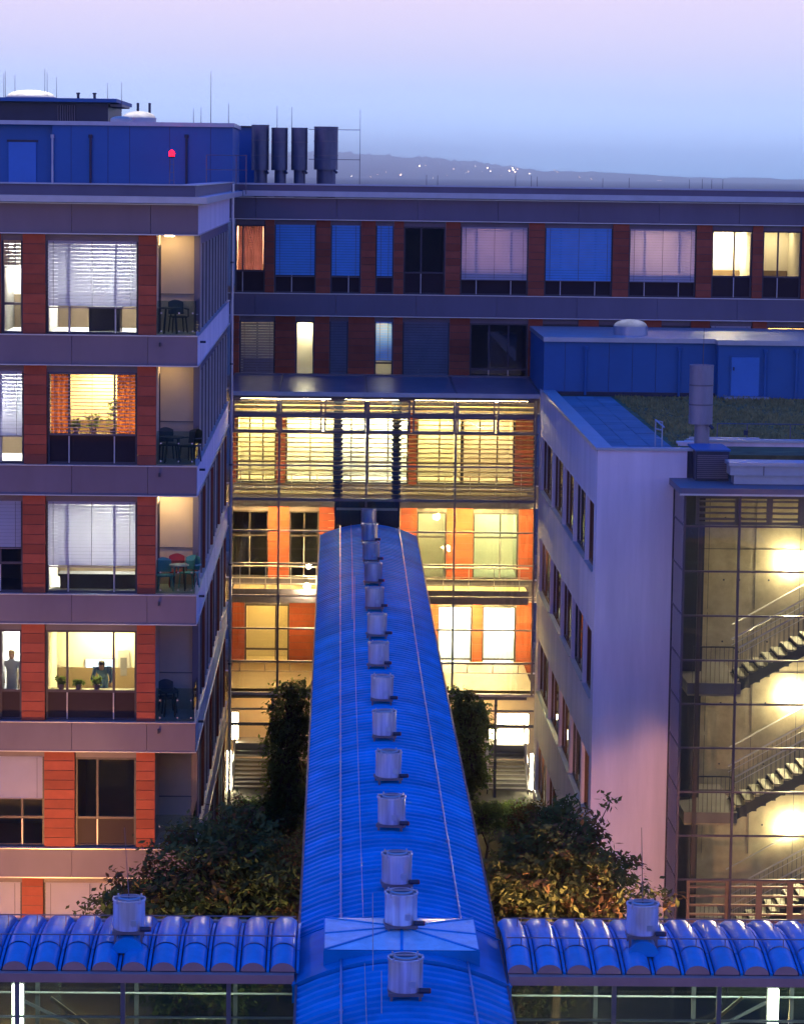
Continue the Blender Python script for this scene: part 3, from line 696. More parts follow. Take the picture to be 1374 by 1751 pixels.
for k, lv in ((2, 'second'), (3, 'third'), (4, 'lowest')):
    zf = HEAD[k]-WH-.62
    for (a, b, sd) in ((AX0+.4, -1.0, 'left'), (3.4, AX1-.4, 'right')):
        st_ = 75 if not (k == 3 and sd == 'left') else 20
        striplamp(a, b, YB-1.4, zf, (1.0, .70, .22) if sd == 'right' else (1.0, .60, .20), st_*(.8 if sd == 'left' else 1.0)*(.14 if k == 4 else 1), 'strip lamp under the %s gallery on the %s side of the atrium' % (lv, sd), gl_)
for a, b, sd in ((AX0+.4, -.2, 'left'), (.3, 2.2, 'middle'), (2.8, AX1-.4, 'right')):  # lamps added before the louvres to light the slat fronts
    striplamp(a, b, YG+.30, zc1-.20, (1.0, .76, .36), 16 if sd != 'right' else 10, 'added strip lamp under the glass canopy, %s of the louvres' % sd, 'added strip lamps under the canopy', .10)
for a, b, sd in ((AX0+.4, -.2, 'left'), (2.8, AX1-.4, 'right')):  # second set added to brighten the space behind the louvres
    striplamp(a, b, YG+2.4, zc1-.25, (1.0, .74, .34), 26 if sd == 'left' else 18, 'added strip lamp behind the louvres under the canopy, %s half' % sd, 'added strip lamps under the canopy', .2)
# globe lamp on the left gallery
p = at(525, 1003, YB-2.6)
t = thing('globe_lamp', 'bright warm globe lamp behind the left atrium glass', 'lamp', (p.x, p.y, p.z))
m = MB(); m.lathe((p.x, p.y, p.z), [(.01, -.13), (.09, -.09), (.13, 0), (.09, .09), (.01, .13)], 14); m.build('globe', lampmat((1, .75, .4), 60), t, True); m = MB(); m.tube((p.x, p.y, p.z+.12), (p.x, YB-2.3, p.z+.35), .02); m.build('bracket', M['steel'], t)

# ------------------------------------------------------------------ entrance stairs under the atrium
def stair(x0, x1, label, side):
    t = thing('entrance_stair', label, 'staircase', ((x0+x1)/2, 106, GZ), 'entrance stairs')
    zl_ = PZ(430, 1270, 107.3); y0, y1 = 104.9, 107.2; n = 9; zs = GZ+.25
    for i in range(n):
        z = zs+(zl_-.25-zs)*i/(n-1); y = y0+(y1-y0)*i/n
        block('tread', M['steel'], t, x0+.06, x1-.06, y, y+.27, z-.04, z)
    block('landing', M['steel'], t, x0, x1, y1+.05, y1+1.2, zl_-.42, zl_)
    m = MB()
    for xx in (x0, x1): m.bar((xx, y0-.1, zs-.1), (xx, y1+.1, zl_-.1), .05, .22)
    m.build('stringer', M['steel'], t)
    m = MB()
    for xx in (x0+.03, x1-.03):
        m.tube((xx, y0, zs+.9), (xx, y1, zl_+.9), .025, n=8); m.tube((xx, y1, zl_+.9), (xx, y1+1.2, zl_+.9), .025, n=8)
        for j in range(4): f = j/3; m.tube((xx, y0+(y1-y0)*f, zs+(zl_-zs)*f-.05), (xx, y0+(y1-y0)*f, zs+(zl_-zs)*f+.9), .016, n=6)
    m.build('handrail', M['bar'], t)
sl0, sl1 = PX(397, 1300, YG), PX(463, 1300, YG); sr0, sr1 = PX(834, 1300, YG), PX(904, 1300, YG)
stair(sl0, sl1, 'open tread entrance stair at the foot of the atrium, left of the walkway', 0); stair(sr0, sr1, 'open tread entrance stair at the foot of the atrium, right of the walkway', 1)
for (a, b) in ((AX0, -1.2), (3.6, AX1)):
    for py_, th in ((1214, .05), (1240, .10)):
        z = PZ(600, py_, YG); block('entrance_beam', M['steel'], AT, a, b, YG+.02, YG+.12, z-th/2, z+th/2)
for px_ in (466, 847): xx = PX(px_, 1230, YG); block('entrance_post', M['steel'], AT, xx-.05, xx+.05, YG, YG+.12, GZ, AZB-.06)
def tubelamp(px0, px1, py0, py1, Y, label, s=9.0, group='upright tube lamps'):
    a, b = at(px0, py1, Y), at(px1, py0, Y)
    t = thing('tube_lamp', label, 'lamp', ((a.x+b.x)/2, Y, a.z), group)
    block('diffuser', lampmat((1.0, .86, .48), s), t, a.x, b.x, Y, Y+.06, a.z, b.z); block('housing', M['steel'], t, a.x-.02, b.x+.02, Y+.062, Y+.12, a.z-.03, b.z+.03)
tubelamp(397, 407, 1219, 1264, 107.6, 'upper upright tube lamp beside the left entrance stair', 6)
tubelamp(388, 395, 1285, 1350, 105.3, 'lower upright tube lamp beside the left entrance stair', 16)
tubelamp(848, 903, 1222, 1242, 109.5, 'upper broad lamp panel behind the right entrance stair', 5)
tubelamp(836, 903, 1248, 1271, 109.3, 'lower broad lamp panel behind the right entrance stair', 3)
tubelamp(906, 911, 1290, 1350, 105.3, 'slim upright tube lamp beside the right entrance stair', 22)
striplamp(sl0, sl1, 109.2, AZB-.3, (1, .62, .18), 4, 'ceiling strip lamp over the left entrance stair', 'strip lamps over the entrances'); striplamp(sr0, sr1, 109.2, AZB-.3, (1, .62, .18), 6, 'ceiling strip lamp over the right entrance stair', 'strip lamps over the entrances')
block('entrance_ceiling', M['deskb'], AT, AX0, AX1, YG+.3, YB-.05, AZB-.05, AZB+.12)

# ------------------------------------------------------------------ covered walkway with blue vault roof
CW = thing('covered_walkway', 'long covered walkway with ribbed blue vaulted roof down the courtyard', 'walkway', (1.17, 70, GZ))
VX, VH, RISE = 1.17, 1.72, .42
def crown(Y):
    t = min(max((Y-74)/30, 0), 1); return -12.9 + .38*t*t*(3-2*t)
def arcz(u): return -RISE*u*u                       # u in -1..1
N = 10; PIT = .35
rows = []
for (dy, dz) in ((0, -.14), (.06, -.03), (.12, .035), (.22, .045), (.29, .02), (PIT, -.14)):
    rows.append([(VH*(-1+2*i/N), dy, arcz(-1+2*i/N)+dz) for i in range(N+1)])
rows.append([(VH*(-1+2*i/N), PIT, arcz(-1+2*i/N)-.08) for i in range(N+1)])
pm = MB().grid(rows).mesh('roof_panel', M['roofblue'], False)
Y = 34.0; CAP0, CAP1 = 47.45, 49.55
while Y < YG-.2:
    inst('roof_panel', pm, CW, (VX, Y, crown(Y))); Y += PIT
ys = [34+i*1.5 for i in range(48)]; ys[-1] = YG
for sgn in (-1, 1):
    m = MB()
    m.grid([[(VX+sgn*(VH+.04), y, crown(y)-RISE+.05) for y in ys], [(VX+sgn*(VH+.04), y, crown(y)-RISE-.22) for y in ys], [(VX+sgn*(VH-.05), y, crown(y)-RISE-.22) for y in ys]])
    m.grid([[(VX+sgn*(VH+.04), y, crown(y)-RISE+.05) for y in ys], [(VX+sgn*(VH-.0), y, crown(y)-RISE+.05) for y in ys]])
    m.build('eave_trim', M['dark'], CW)
for off in (-.585, .64):
    m = MB()
    for a, b in zip(ys, ys[1:]): m.tube((VX+off*VH, a, crown(a)+arcz(off)+.07), (VX+off*VH, b, crown(b)+arcz(off)+.07), .016, n=6, cap=False)
    for y in ys[::1]: m.box(VX+off*VH-.03, VX+off*VH+.03, y-.04, y+.04, crown(y)+arcz(off), crown(y)+arcz(off)+.06)
    m.build('roof_conductor', M['seam'], CW)
m = MB(); off = -.36
for a, b in zip(ys, ys[1:]): m.tube((VX+off*VH, a, crown(a)+arcz(off)+.045), (VX+off*VH, b, crown(b)+arcz(off)+.045), .006, n=5, cap=False)
m.build('conductor_wire', M['bar'], CW)
# glazed sides
yy = 34.0; 
while yy < YG-.5:
    for sgn in (-1, 1):
        xx = VX+sgn*(VH-.1)
        block('post', M['steel'], CW, xx-.05, xx+.05, yy, yy+.1, GZ, crown(yy)-RISE-.2)
        if yy+3.5 < YG: block('pane', M['glassg'], CW, xx-.01, xx+.01, yy+.1, yy+3.5, GZ+.3, crown(yy)-RISE-.2)
    yy += 3.5
block('deck', M['concrete'], CW, VX-VH+.2, VX+VH-.2, 34, YG, -16.7, -16.45)
# crossing cap with radiating ribs
zc = crown(50)-.02; cx0, cx1 = VX-1.28, VX+1.28
block('cap_curb', M['roofblue'], CW, cx0-.02, cx1+.02, CAP0-.02, CAP1+.02, zc-.25, zc+.10)
cc = (VX+.02, (CAP0+CAP1)/2+.05, zc+.22); ring = []
for i in range(4): ring.append((cx0+(cx1-cx0)*i/4, CAP0, zc+.11))
for i in range(2): ring.append((cx1, CAP0+(CAP1-CAP0)*i/2, zc+.11))
for i in range(4): ring.append((cx1-(cx1-cx0)*i/4, CAP1, zc+.11))
for i in range(2): ring.append((cx0, CAP1-(CAP1-CAP0)*i/2, zc+.11))
ring = [p for i, p in enumerate(ring) if i not in (1, 3, 7, 9)] 
for i in range(len(ring)):
    a, b = ring[i], ring[(i+1) % len(ring)]
    m = MB(); m.quad(a, b, cc); m.build('cap_panel', M['capglass'], CW)
    m = MB(); m.bar(a, (cc[0], cc[1], cc[2]), .05, .03); m.build('cap_rib', M['roofblue'], CW)
fl_ = [(-1+2*i/12)*1.05 for i in range(13)]
m = MB(); m.grid([[(VX+VH*u, y, crown(50)+.06+arcz(u)*1.0-dz) for u in fl_] for y, dz in ((CAP0-.45, .30), (CAP0-.45, 0), (CAP1+.30, 0), (CAP1+.30, .3))]); m.build('crossing_flashing', M['roofblue'], CW)
for yy in (CAP0-.46, CAP1+.31):
    m = MB()
    for a, b in zip(fl_, fl_[1:]): m.bar((VX+VH*a, yy, crown(50)+.05+arcz(a)), (VX+VH*b, yy, crown(50)+.05+arcz(b)), .03, .06)
    m.build('flashing_edge', M['roofblue'], CW)

# ------------------------------------------------------------------ cross walkway with pillow roof
XWk = thing('glazed_cross_walkway', 'glazed cross walkway with a row of small blue barrel vaults', 'walkway', (0, 50.3, GZ))
CS = -1.35
prof = [(52.05, -13.24), (51.5, -13.10), (50.9, -13.03), (50.3, -13.0), (49.9, -13.01), (49.5, -13.04)]
prof2 = [(49.50, -13.05), (49.1, -13.11), (48.75, -13.18)]
PW = .493
def barrel(pr, hw, hh, n=10):
    return [[(hw*-math.cos(math.pi*i/n), y-50.3, z+hh*math.sin(math.pi*i/n)) for i in range(n+1)] for y, z in pr]
b1 = MB().grid(barrel(prof, .208, .155)).mesh('vault_shell', M['pillow'], True); b2 = MB().grid(barrel(prof2, .205, .150)).mesh('vault_front', M['pillow'], True)
e2 = MB(); r_ = barrel(prof2, .203, .148)[-1]; e2.quad(*r_); e2 = e2.mesh('end_board', M['endcap'])
rb = MB(); pr = prof+prof2
for a, b in zip(pr, pr[1:]): rb.bar((0, a[0]-50.3, a[1]), (0, b[0]-50.3, b[1]), .045, .05)
rb = rb.mesh('valley_rib', M['roofblue'])
i = 0
for k in range(-26, 30):
    xx = VX + k*PW + (.0)
    if abs(xx-VX) < VH+.20: continue
    inst('vault_shell', b1, XWk, (xx, 50.3, 0)); inst('vault_front', b2, XWk, (xx, 50.3, 0)); inst('end_board', e2, XWk, (xx, 50.3, 0)); inst('valley_rib', rb, XWk, (xx+PW/2, 50.3, 0))
for (a, b) in ((-12.2, VX-VH-.06), (VX+VH+.06, 16)):
    block('gutter', M['endcap'], XWk, a, b, 48.58, 48.74, -13.34, -13.19); block('gutter', M['endcap'], XWk, a, b, 52.06, 52.2, -13.34, -13.19)
    block('roof_deck', M['dark'], XWk, a, b, 48.75, 52.05, -13.32, -13.24)
    m = MB()
    for y, z in ((50.6, -12.72), (49.5, -12.77)): m.tube((a, y, z), (b, y, z), .011, n=6)
    n_ = int((b-a)/PW)
    for j in range(n_):
        xx = (a+PW*(j+.5))
        for y, z in ((50.6, -12.72), (49.5, -12.77)): m.tube((xx, y, z-.2), (xx, y, z), .008, n=5)
    m.build('roof_wire', M['steel'], XWk)
    # walls
    for (y0, mt) in ((48.70, 'glassg'), (52.02, 'glassg')):
        x_ = a
        while x_ < b-.3:
            xe = min(x_+1.75, b)
            block('pane', M[mt], XWk, x_+.05, xe-.0, y0, y0+.012, -17, -13.36); block('post', M['steel'], XWk, x_-.03, x_+.045, y0-.04, y0+.05, GZ, -13.345); x_ = xe
        m = MB(); m.tube((a, y0+.15*(1 if y0 < 50 else -1), -14.0), (b, y0+.15*(1 if y0 < 50 else -1), -14.0), .025, n=8); m.tube((a, y0+.15*(1 if y0 < 50 else -1), -14.45), (b, y0+.15*(1 if y0 < 50 else -1), -14.45), .02, n=8)
        m.build('handrail', M['bar'], XWk)
    block('deck', M['concrete'], XWk, a, b, 48.7, 52.1, -16.7, -16.45)
for px0, px1, sg in ((100, 210, 1), (1250, 1150, 1)):
    for dy, mt in ((.35, 'bar'), (2.9, 'steel')):
        a, b = at(px0+(0 if dy < 1 else -60*(1 if px0 < 600 else -1)), 1668, 48.7+dy), at(px1, 1751, 48.7+dy); d = b-a
        m = MB(); m.bar(a, a+d*2.2, .05, .05); m.build('brace', M['wood' if mt == 'bar' else 'steel'], XWk)
for px0, px1, pyt, lb in ((21, 39, 1685, 'bright upright tube lamp inside the cross walkway, lower left corner'), (1314, 1331, 1693, 'bright upright tube lamp inside the cross walkway, lower right corner')):
    a, b = at(px0, pyt, 47.85), at(px1, pyt, 47.85)
    t = thing('tube_lamp', lb, 'lamp', ((a.x+b.x)/2, 47.85, -16.4), 'upright tube lamps in the cross walkway')
    wd = (b.x-a.x)*.46
    block('tube', M['white_e'], t, a.x, a.x+wd, 47.85, 47.93, -16.0, a.z); block('tube', M['white_e'], t, b.x-wd, b.x, 47.85, 47.93, -16.0, a.z); block('housing', M['steel'], t, a.x-.02, b.x+.02, 47.932, 48.01, -16.05, a.z+.02)
    block('stand', M['steel'], t, (a.x+b.x)/2-.03, (a.x+b.x)/2+.03, 47.94, 48.0, -16.448, -16.052)

for a, b, sd, e_ in ((-11, -1.2, 'left', 5.0), (3.6, 13, 'right', 8.0)):  # unseen lamps added to brighten the inside of the cross walkway
    striplamp(a, b, 50.4+CS, -13.45, (.95, 1.0, .80), e_, 'added unseen strip lamp along the ceiling of the cross walkway, %s arm' % sd, 'added strip lamps in the cross walkway')
XWk.location.y += CS
# ------------------------------------------------------------------ roof vents
R = .275
drum = MB().lathe((0, 0, 0), [(R*.96, 0), (R, .02), (R, .50), (R*1.05, .50), (R*1.05, .53), (R*.93, .53), (R*.93, .18), (.01, .18)], 30).mesh('drum', M['chrome'], True)
inner = MB().lathe((0, 0, 0), [(R*.72, .2), (R*.72, .545), (R*.60, .56), (R*.60, .42), (.01, .40)], 24).mesh('inner_ring', M['coping'], True)
lugs = MB()
for a in range(4): t = math.pi/4+a*math.pi/2; lugs.box(R*1.02*math.cos(t)-.014, R*1.02*math.cos(t)+.014, R*1.02*math.sin(t)-.014, R*1.02*math.sin(t)+.014, .48, .56)
lugs.bar((-R, 0, .555), (R, 0, .555), .02); lugs = lugs.mesh('lugs', M['bar'])
feet = MB(); feet.box(-R*1.0, R*1.0, -R*.8, R*.8, -.06, -.002)
for a in (-1, 1):
    for b in (-1, 1): feet.box(a*R*.82-.02, a*R*.82+.02, b*R*.7-.02, b*R*.7+.02, -.22, -.06)
feet = feet.mesh('feet', M['steel'])
mot = MB().tube((R*.75, -R*.8, .04), (R*1.35, -R*.8, .04), .045, n=10).mesh('motor', M['dark']); cap_ = MB().tube((R*1.34, -R*.8, .04), (R*1.42, -R*.8, .04), .04, n=10).mesh('motor_cap', M['red'])
plate = MB().box(.05, .14, -R-.006, -R+.02, .1, .2).mesh('plate', M['coping'])
vgrp = 'steel roof vents along the walkway'
def vent(x, y, z, label, s=1.0, group=vgrp):
    t = thing('roof_vent', label, 'roof vent', (x, y, z-.2), group)
    for nm_, me in (('drum', drum), ('inner_ring', inner), ('lugs', lugs), ('feet', feet), ('motor', mot), ('motor_cap', cap_), ('plate', plate)):
        o = inst(nm_, me, t, (x, y, z)); o.scale = (s, s, s)
    return t
vy = [103.2, 99.0, 94.5, 90.0, 85.2, 80.5, 75.8, 70.7, 66.0, 61.3, 56.8, 51.9, 48.55, 44.85]
for i, y in enumerate(vy):
    ex = .02 if i in (5, 9) else 0
    if y == 48.55: lab = 'roof vent drum standing on the pale ribbed cap at the crossing'
    elif y == 44.85: lab = 'nearest and largest roof vent drum, in front of the crossing'
    else: lab = '%s roof vent drum on the blue walkway roof counted from the atrium' % words[i]
    vt = vent(VX, y, crown(y)+.16+(.12 if y == 48.55 else 0), lab)
    vt.rotation_euler = (random.uniform(-.015, .015), random.uniform(-.02, .02), random.uniform(-.25, .25))
for px_, py_, sd in ((221, 1590, 'left'), (1097, 1598, 'right')):
    Y = 48.25; xx = PX(px_, py_, Y); zz = PZ(px_, py_, Y)
    vent(xx, Y, zz+.03, 'roof vent drum on the small blue vaults, %s of the crossing' % sd, .98, 'roof vents on the cross walkway')
    m = MB(); m.grid([[(xx+.26*-math.cos(math.pi*i/10), y, -13.02+.26*math.sin(math.pi*i/10)) for i in range(11)] for y in (49.25, 50.1)]); m.quad(*[(xx+.26*-math.cos(math.pi*i/10), 49.25, -13.02+.26*math.sin(math.pi*i/10)) for i in range(11)])
    m.build('vent_saddle', M['roofblue'], XWk)
    a = at(px_-(8 if sd == 'left' else 1), 1415, Y)
    m = MB(); m.tube((xx, Y, zz+.5), (a.x, Y, a.z), .010, .005, n=6); tag(m.build('lightning_rod', M['steel']), 'thin rod rising from the %s vent on the small vaults' % sd, 'lightning rod', 'rods on the walkway roofs')
for px_, t0, b0, Y, lb in ((637, 1527, 1705, 46.6, 'upright thin rod in front of the pale crossing cap'), (652, 1660, 1760, 44.0, 'short thin rod on the blue roof near the bottom edge'), (606, 985, 1098, 82, 'thin rod left of the vents halfway up the blue roof'), (602, 945, 1075, 84, 'thin rod left of the vents near the top of the blue roof')):
    a, b = at(px_, t0, Y), at(px_, b0, Y); m = MB(); m.tube((b.x, Y, crown(Y)-.1), (a.x, Y, a.z), .009, .006, n=6)
    tag(m.build('lightning_rod', M['bar']), lb, 'lightning rod', 'rods on the walkway roofs')

# ------------------------------------------------------------------ white building
WB = thing('white_building', 'white rendered building with strip windows and planted roof on the right', 'building', (12, 92, GZ))
ZP = -7.56; XT = 9.42
WHD = [-9.17 - S*k for k in range(4)]; WHT = 1.9
ops = [(81.8, 84.25), (84.65, 88.55), (88.95, 92.9), (93.3, 97.7), (98.1, 103.2)]
ylist = [YW]
for a, b in ops: ylist += [a, b]
ylist.append(YG)
# courtyard side wall with openings
m = MB(); zlist = [GZ]
for h in reversed(WHD): zlist += [h-WHT, h]
zlist.append(ZP)
for zi in range(len(zlist)-1):
    z0, z1 = zlist[zi], zlist[zi+1]
    if zi % 2 == 0: m.box(XW, XW+.3, YW, YG, z0, z1)
    else:
        for j in range(0, len(ylist)-1, 2): m.box(XW, XW+.3, ylist[j], ylist[j+1], z0+.0, z1-.0)
m.build('side_wall', M['render_'], WB)
for k, h in enumerate(WHD):
    for j, (a, b) in enumerate(ops):
        e = bpy.data.objects.new('window', None); attach(e, WB, (XW+.2, (a+b)/2, h-WHT))
        xg = XW+.12
        f = MB(); f.box(xg-.02, xg+.06, a+.002, b-.002, h-.07, h-.002); f.box(xg-.02, xg+.06, a+.002, b-.002, h-WHT+.002, h-WHT+.07)
        nn = 3
        for q in range(nn+1): yy = a+.002+(b-a-.074)*q/nn; f.box(xg-.022, xg+.062, yy, yy+.07, h-WHT+.002, h-.002)
        f.build('frame', M['brownf'] if j != 1 else M['frame'], e)
        block('pane', M['glass'], e, xg+.012, xg+.02, a+.01, b-.01, h-WHT+.01, h-.01); block('sill', M['coping'], e, XW-.05, XW+.13, a+.003, b-.003, h-WHT-.03, h-WHT+.0015)
        m = MB(); x0, x1 = XW+.302, XW+3
        lit = (k == 1 and j == 4) or (k == 3 and j == 4)
        m.quad((x1,a,h-WHT),(x1,b,h-WHT),(x1,b,h),(x1,a,h)); m.quad((x0,a,h-WHT),(x1,a,h-WHT),(x1,a,h),(x0,a,h)); m.quad((x0,b,h-WHT),(x1,b,h-WHT),(x1,b,h),(x0,b,h))
        m.quad((x0,a,h),(x1,a,h),(x1,b,h),(x0,b,h)); m.quad((x0,a,h-WHT),(x1,a,h-WHT),(x1,b,h-WHT),(x0,b,h-WHT))
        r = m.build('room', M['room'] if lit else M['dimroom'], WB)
        if lit: block('ceiling_lamp', lampmat(WARM, 20), r, XW+.8, XW+1.6, a+.5, b-.5, h-.06, h-.02)
m = MB(); m.box(XW+.002, XT+.35, YW-.001, YW+.3, GZ, ZP-.0); m.build('front_wall', M['render_'], WB)
block('front_wall', M['render_'], WB, XT+.4, 17.5, 83.9, 84.2, GZ, ZP)
block('coping', M['coping'], WB, XW-.05, XW+.42, YW-.05, 102.9, ZP+.002, ZP+.07); block('coping', M['coping'], WB, XW+.422, XT+1.0, YW-.05, YW+.36, ZP+.003, ZP+.071); block('coping', M['coping'], WB, XT+1.01, 17.5, 83.84, 84.3, ZP+.004, ZP+.072)
block('coping_drip', M['trim'], WB, XW-.06, XW-.0505, YW-.05, 102.9, ZP-.02, ZP+.06)
block('roof', M['turf'], WB, XW+.3, 17.5, YW+.3, 110.5, ZP-.40, ZP-.12)
block('column_gap', M['dark'], WB, PX(1170, 800, YW), XT+.9, YW+.05, YW+.5, GZ, ZP-.01)
zrf = ZP-.12
# roof slabs
for j in range(22):
    for i in range(3):
        x0 = XW+.46+i*.62+ (22-j)*.0; y0 = 81.5+j*.98
        if y0+.95 > 102.9: continue
        block('paving_slab', M['paver'], WB, x0, x0+.60, y0, y0+.96, zrf+.002, zrf+.045+random.uniform(-.006, .006))
# grass
m = MB(); rr = random.Random(9)
for i in range(15000):
    y = rr.uniform(82.2, 102.6); x = rr.uniform(XW+2.5, 17); h = rr.uniform(.04, .13)*(.6+.8*(math.sin(x*1.3+y*.7)*.5+.5)); a = rr.uniform(0, 6.28); wd = rr.uniform(.02, .06)
    if y < 84.5 and x > XT+.4: continue
    dx, dy = math.cos(a)*wd, math.sin(a)*wd; lx0, ly0 = rr.uniform(-.06, .06), rr.uniform(-.06, .06)
    m.quad((x-dx, y-dy, zrf), (x+dx, y+dy, zrf), (x+lx0, y+ly0, zrf+h))
tag(m.build('roof_grass', M['grass']), 'short dull grass covering the white building roof', 'grass', kind='stuff')
# rooftop plant room of the white building
WP = thing('rooftop_pavilion', 'low blue clad plant room along the back of the white roof', 'roof structure', (12, 106, zrf))
zt_ = PZ(1000, 577, 103.0); xb = PX(1226, 640, 102.4)
block('wall', M['plant'], WP, XW+.01, xb-.002, 103.0, 110.4, zrf+.003, zt_-.16); block('wall', M['plant'], WP, xb, 17.5, 102.3, 110.4, zrf+.003, zt_-.17)
block('coping', M['coping'], WP, XW-.03, xb-.05, 102.9, 110.5, zt_-.158, zt_+.0); block('coping', M['coping'], WP, xb-.048, 17.6, 102.2, 110.5, zt_-.168, zt_+.001)
d0, d1 = PX(1249, 650, 102.3), PX(1296, 650, 102.3); zd = PZ(1270, 611, 102.3)
dr = block('door', M['doorp'], WP, d0, d1, 102.24, 102.296, zrf+.1, zd)
m = MB(); m.box(d0-.05, d0-.002, 102.25, 102.298, zrf+.1, zd+.05); m.box(d1+.002, d1+.05, 102.25, 102.298, zrf+.1, zd+.05); m.box(d0-.002, d1+.002, 102.25, 102.298, zd+.002, zd+.05); m.build('door_frame', M['plant'], WP)
block('door_handle', M['dark'], dr, d0+.05, d0+.09, 102.19, 102.238, zrf+1.0, zrf+1.12); block('doorstep', M['coping'], WP, d0-.3, d1+.3, 101.7, 102.29, zrf+.01, zrf+.09)
for px_, Y in ((1000, 102.9), (1160, 102.9), (1307, 102.2), (1360, 102.2)):
    xx = PX(px_, 640, Y); m = MB(); m.tube((xx, Y-.02, zrf+.02), (xx, Y-.02, zt_-.35), .045, n=8); m.tube((xx, Y-.02, zt_-.42), (xx, Y-.02, zt_-.3), .08, n=8); m.build('downpipe', M['plant'], WP, True)
for px_ in (965, 1040, 1080, 1120, 1200): block('panel_joint', M['dark'], WP, PX(px_, 640, 103)-.007, PX(px_, 640, 103)+.007, 102.994, 103.0, zrf+.15, zt_-.17)
block('base_strip', M['dark'], WP, XW+.4, xb-.02, 102.9, 102.995, zrf+.004, zrf+.14)
dome(1050, 1110, 562, 547, 104.5, 'pale skylight dome on the low blue plant room', .07, lit=.10)
stackt(1181, 1222, 625, 726, 1189, 1215, 765, 82.6, 'pale tall exhaust stack rising from the planted roof', 'stack')
m = MB(); p = at(1203, 560, 82.9); m.tube((p.x, 82.9, PZ(1203, 640, 82.9)), (p.x, 82.9, p.z), .008, n=5); tag(m.build('lightning_rod', M['steel']), 'hair thin rod on top of the pale exhaust stack', 'lightning rod', 'lightning rods on the roofs')
# ladder rail and low guard rail
LR = thing('ladder_rail', 'short leaning ladder hoop at the front edge of the planted roof', 'railing', (PX(1128, 765, 82.2), 82.4, zrf))
m = MB()
for dx in (0, .42):
    a = at(1119, 718, 83.4); a.z = zrf+.8
    xx = PX(1121, 740, 83)+dx*.35; m.tube((xx, 83.2-dx, zrf), (xx, 83.2-dx, zrf+.78), .022, n=6)
xx0 = PX(1121, 740, 83)
for zz in (.30, .55, .78): m.tube((xx0, 83.2, zrf+zz), (xx0+.147, 82.78, zrf+zz), .02, n=6)
m.tube((xx0, 83.2, zrf+.8), (xx0+.16, 82.4, zrf+.66), .025, n=6)
m.build('hoop', M['coping'], LR)
GR = thing('guard_rail', 'low thin guard rail crossing the planted roof beside the stack', 'railing', (12, 85, zrf))
m = MB(); yr = 85.2
xs_ = [PX(p, 745, yr) for p in (1225, 1276, 1350, 1430)]
for xx in xs_: m.tube((xx, yr, zrf), (xx, yr, zrf+.55), .02, n=6)
m.tube((xs_[0], yr, zrf+.55), (xs_[-1], yr, zrf+.55), .018, n=6)
m.build('rail', M['steel'], GR); block('clamp', M['dark'], GR, xs_[1]-.09, xs_[1]+.02, yr-.05, yr+.05, zrf+.22, zrf+.36)
t = thing('metal_ramp', 'shiny metal strip panels lying at the roof edge by the stack', 'panel', (PX(1240, 765, 84.5), 84.5, zrf))
for j in range(3): block('strip', M['trim'], t, PX(1180, 764, 84.6)-.1*j, PX(1300, 764, 84.6)+.1*j, 84.35+.28*(2-j), 84.35+.28*(2-j)+.22, zrf+.12-.02*j, zrf+.16-.02*j)
# louvre housing and duct on the stair tower roof
ZT = PZ(1168, 834, YT)
t = thing('louvre_housing', 'dark louvred box beside the duct on the stair tower roof', 'roof structure', (PX(1216, 830, 80.4), 80.4, ZT))
a, b = PX(1189, 800, 80.2), PX(1246, 800, 80.2); ztp = PZ(1216, 772, 80.2)
block('body', M['dark'], t, a, b, 80.25, 82, ZT+.01, ztp); block('lid', M['plant'], t, a-.03, b+.03, 80.18, 82.05, ztp+.002, ztp+.05)
nl = 12
for j in range(nl): 
    z = ZT+.08+(ztp-ZT-.16)*j/nl; block('louvre', M['hood'], t, a+.04, b-.04, 80.20, 80.248, z, z+.03)
t = thing('air_duct', 'long stepped pale blue duct lying on the stair tower roof', 'duct', (PX(1310, 830, 79.6), 79.6, ZT))
a = PX(1247, 800, 79.4)
block('duct', M['coping'], t, a, 16, 79.3, 80.1, ZT+.26, ZT+.52); block('duct_cover', M['coping'], t, a-.05, 16, 79.2, 80.15, ZT+.522, ZT+.62); block('duct_base', M['coping'], t, a+.12, 16, 79.4, 80.0, ZT+.01, ZT+.258)
for j in range(4): block('duct_joint', M['steel'], t, a+.9+j*1.2, a+.93+j*1.2, 79.28, 80.11, ZT+.26, ZT+.518)

# ------------------------------------------------------------------ glass stair tower
ST = thing('glass_stair_tower', 'glass stair tower with lit concrete wall at the right edge', 'building', (12.5, YT, GZ))
TX0, TX1 = 9.40, 16.5
zt_rows = [PZ(1200, y, YT) for y in (848, 900, 977, 1053, 1129, 1204, 1279, 1354, 1429, 1504, 1580)]
block('roof_fascia', M['fascia'], ST, TX0-.12, TX1, YT-.12, 83.8, zt_rows[0]+.04, ZT); block('roof_trim', M['trim'], ST, TX0-.14, TX1, YT-.14, YT-.118, zt_rows[0]+.02, zt_rows[0]+.07)
xm_ = [TX0+.03, PX(1258, 1100, YT), PX(1258, 1100, YT)+3.0, TX1]
for xm in xm_: block('mullion', M['tframe'], ST, xm-.03, xm+.03, YT-.05, YT+.08, GZ, zt_rows[0]+.02)
block('mullion', M['tframe'], ST, TX0, TX0+.06, YW-.14, YW-.04, GZ, zt_rows[0]+.02)
ic = PX(1192, 1100, YT+.6); block('inner_column', M['tframe'], ST, ic-.055, ic+.055, YT+.5, YT+.61, GZ, zt_rows[0])
for z in zt_rows[1:]:
    block('transom', M['tframe'], ST, TX0, TX1, YT-.045, YT+.05, z-.022, z+.022); block('transom', M['tframe'], ST, TX0+.01, TX0+.05, YT+.08, YW-.05, z-.022, z+.022)
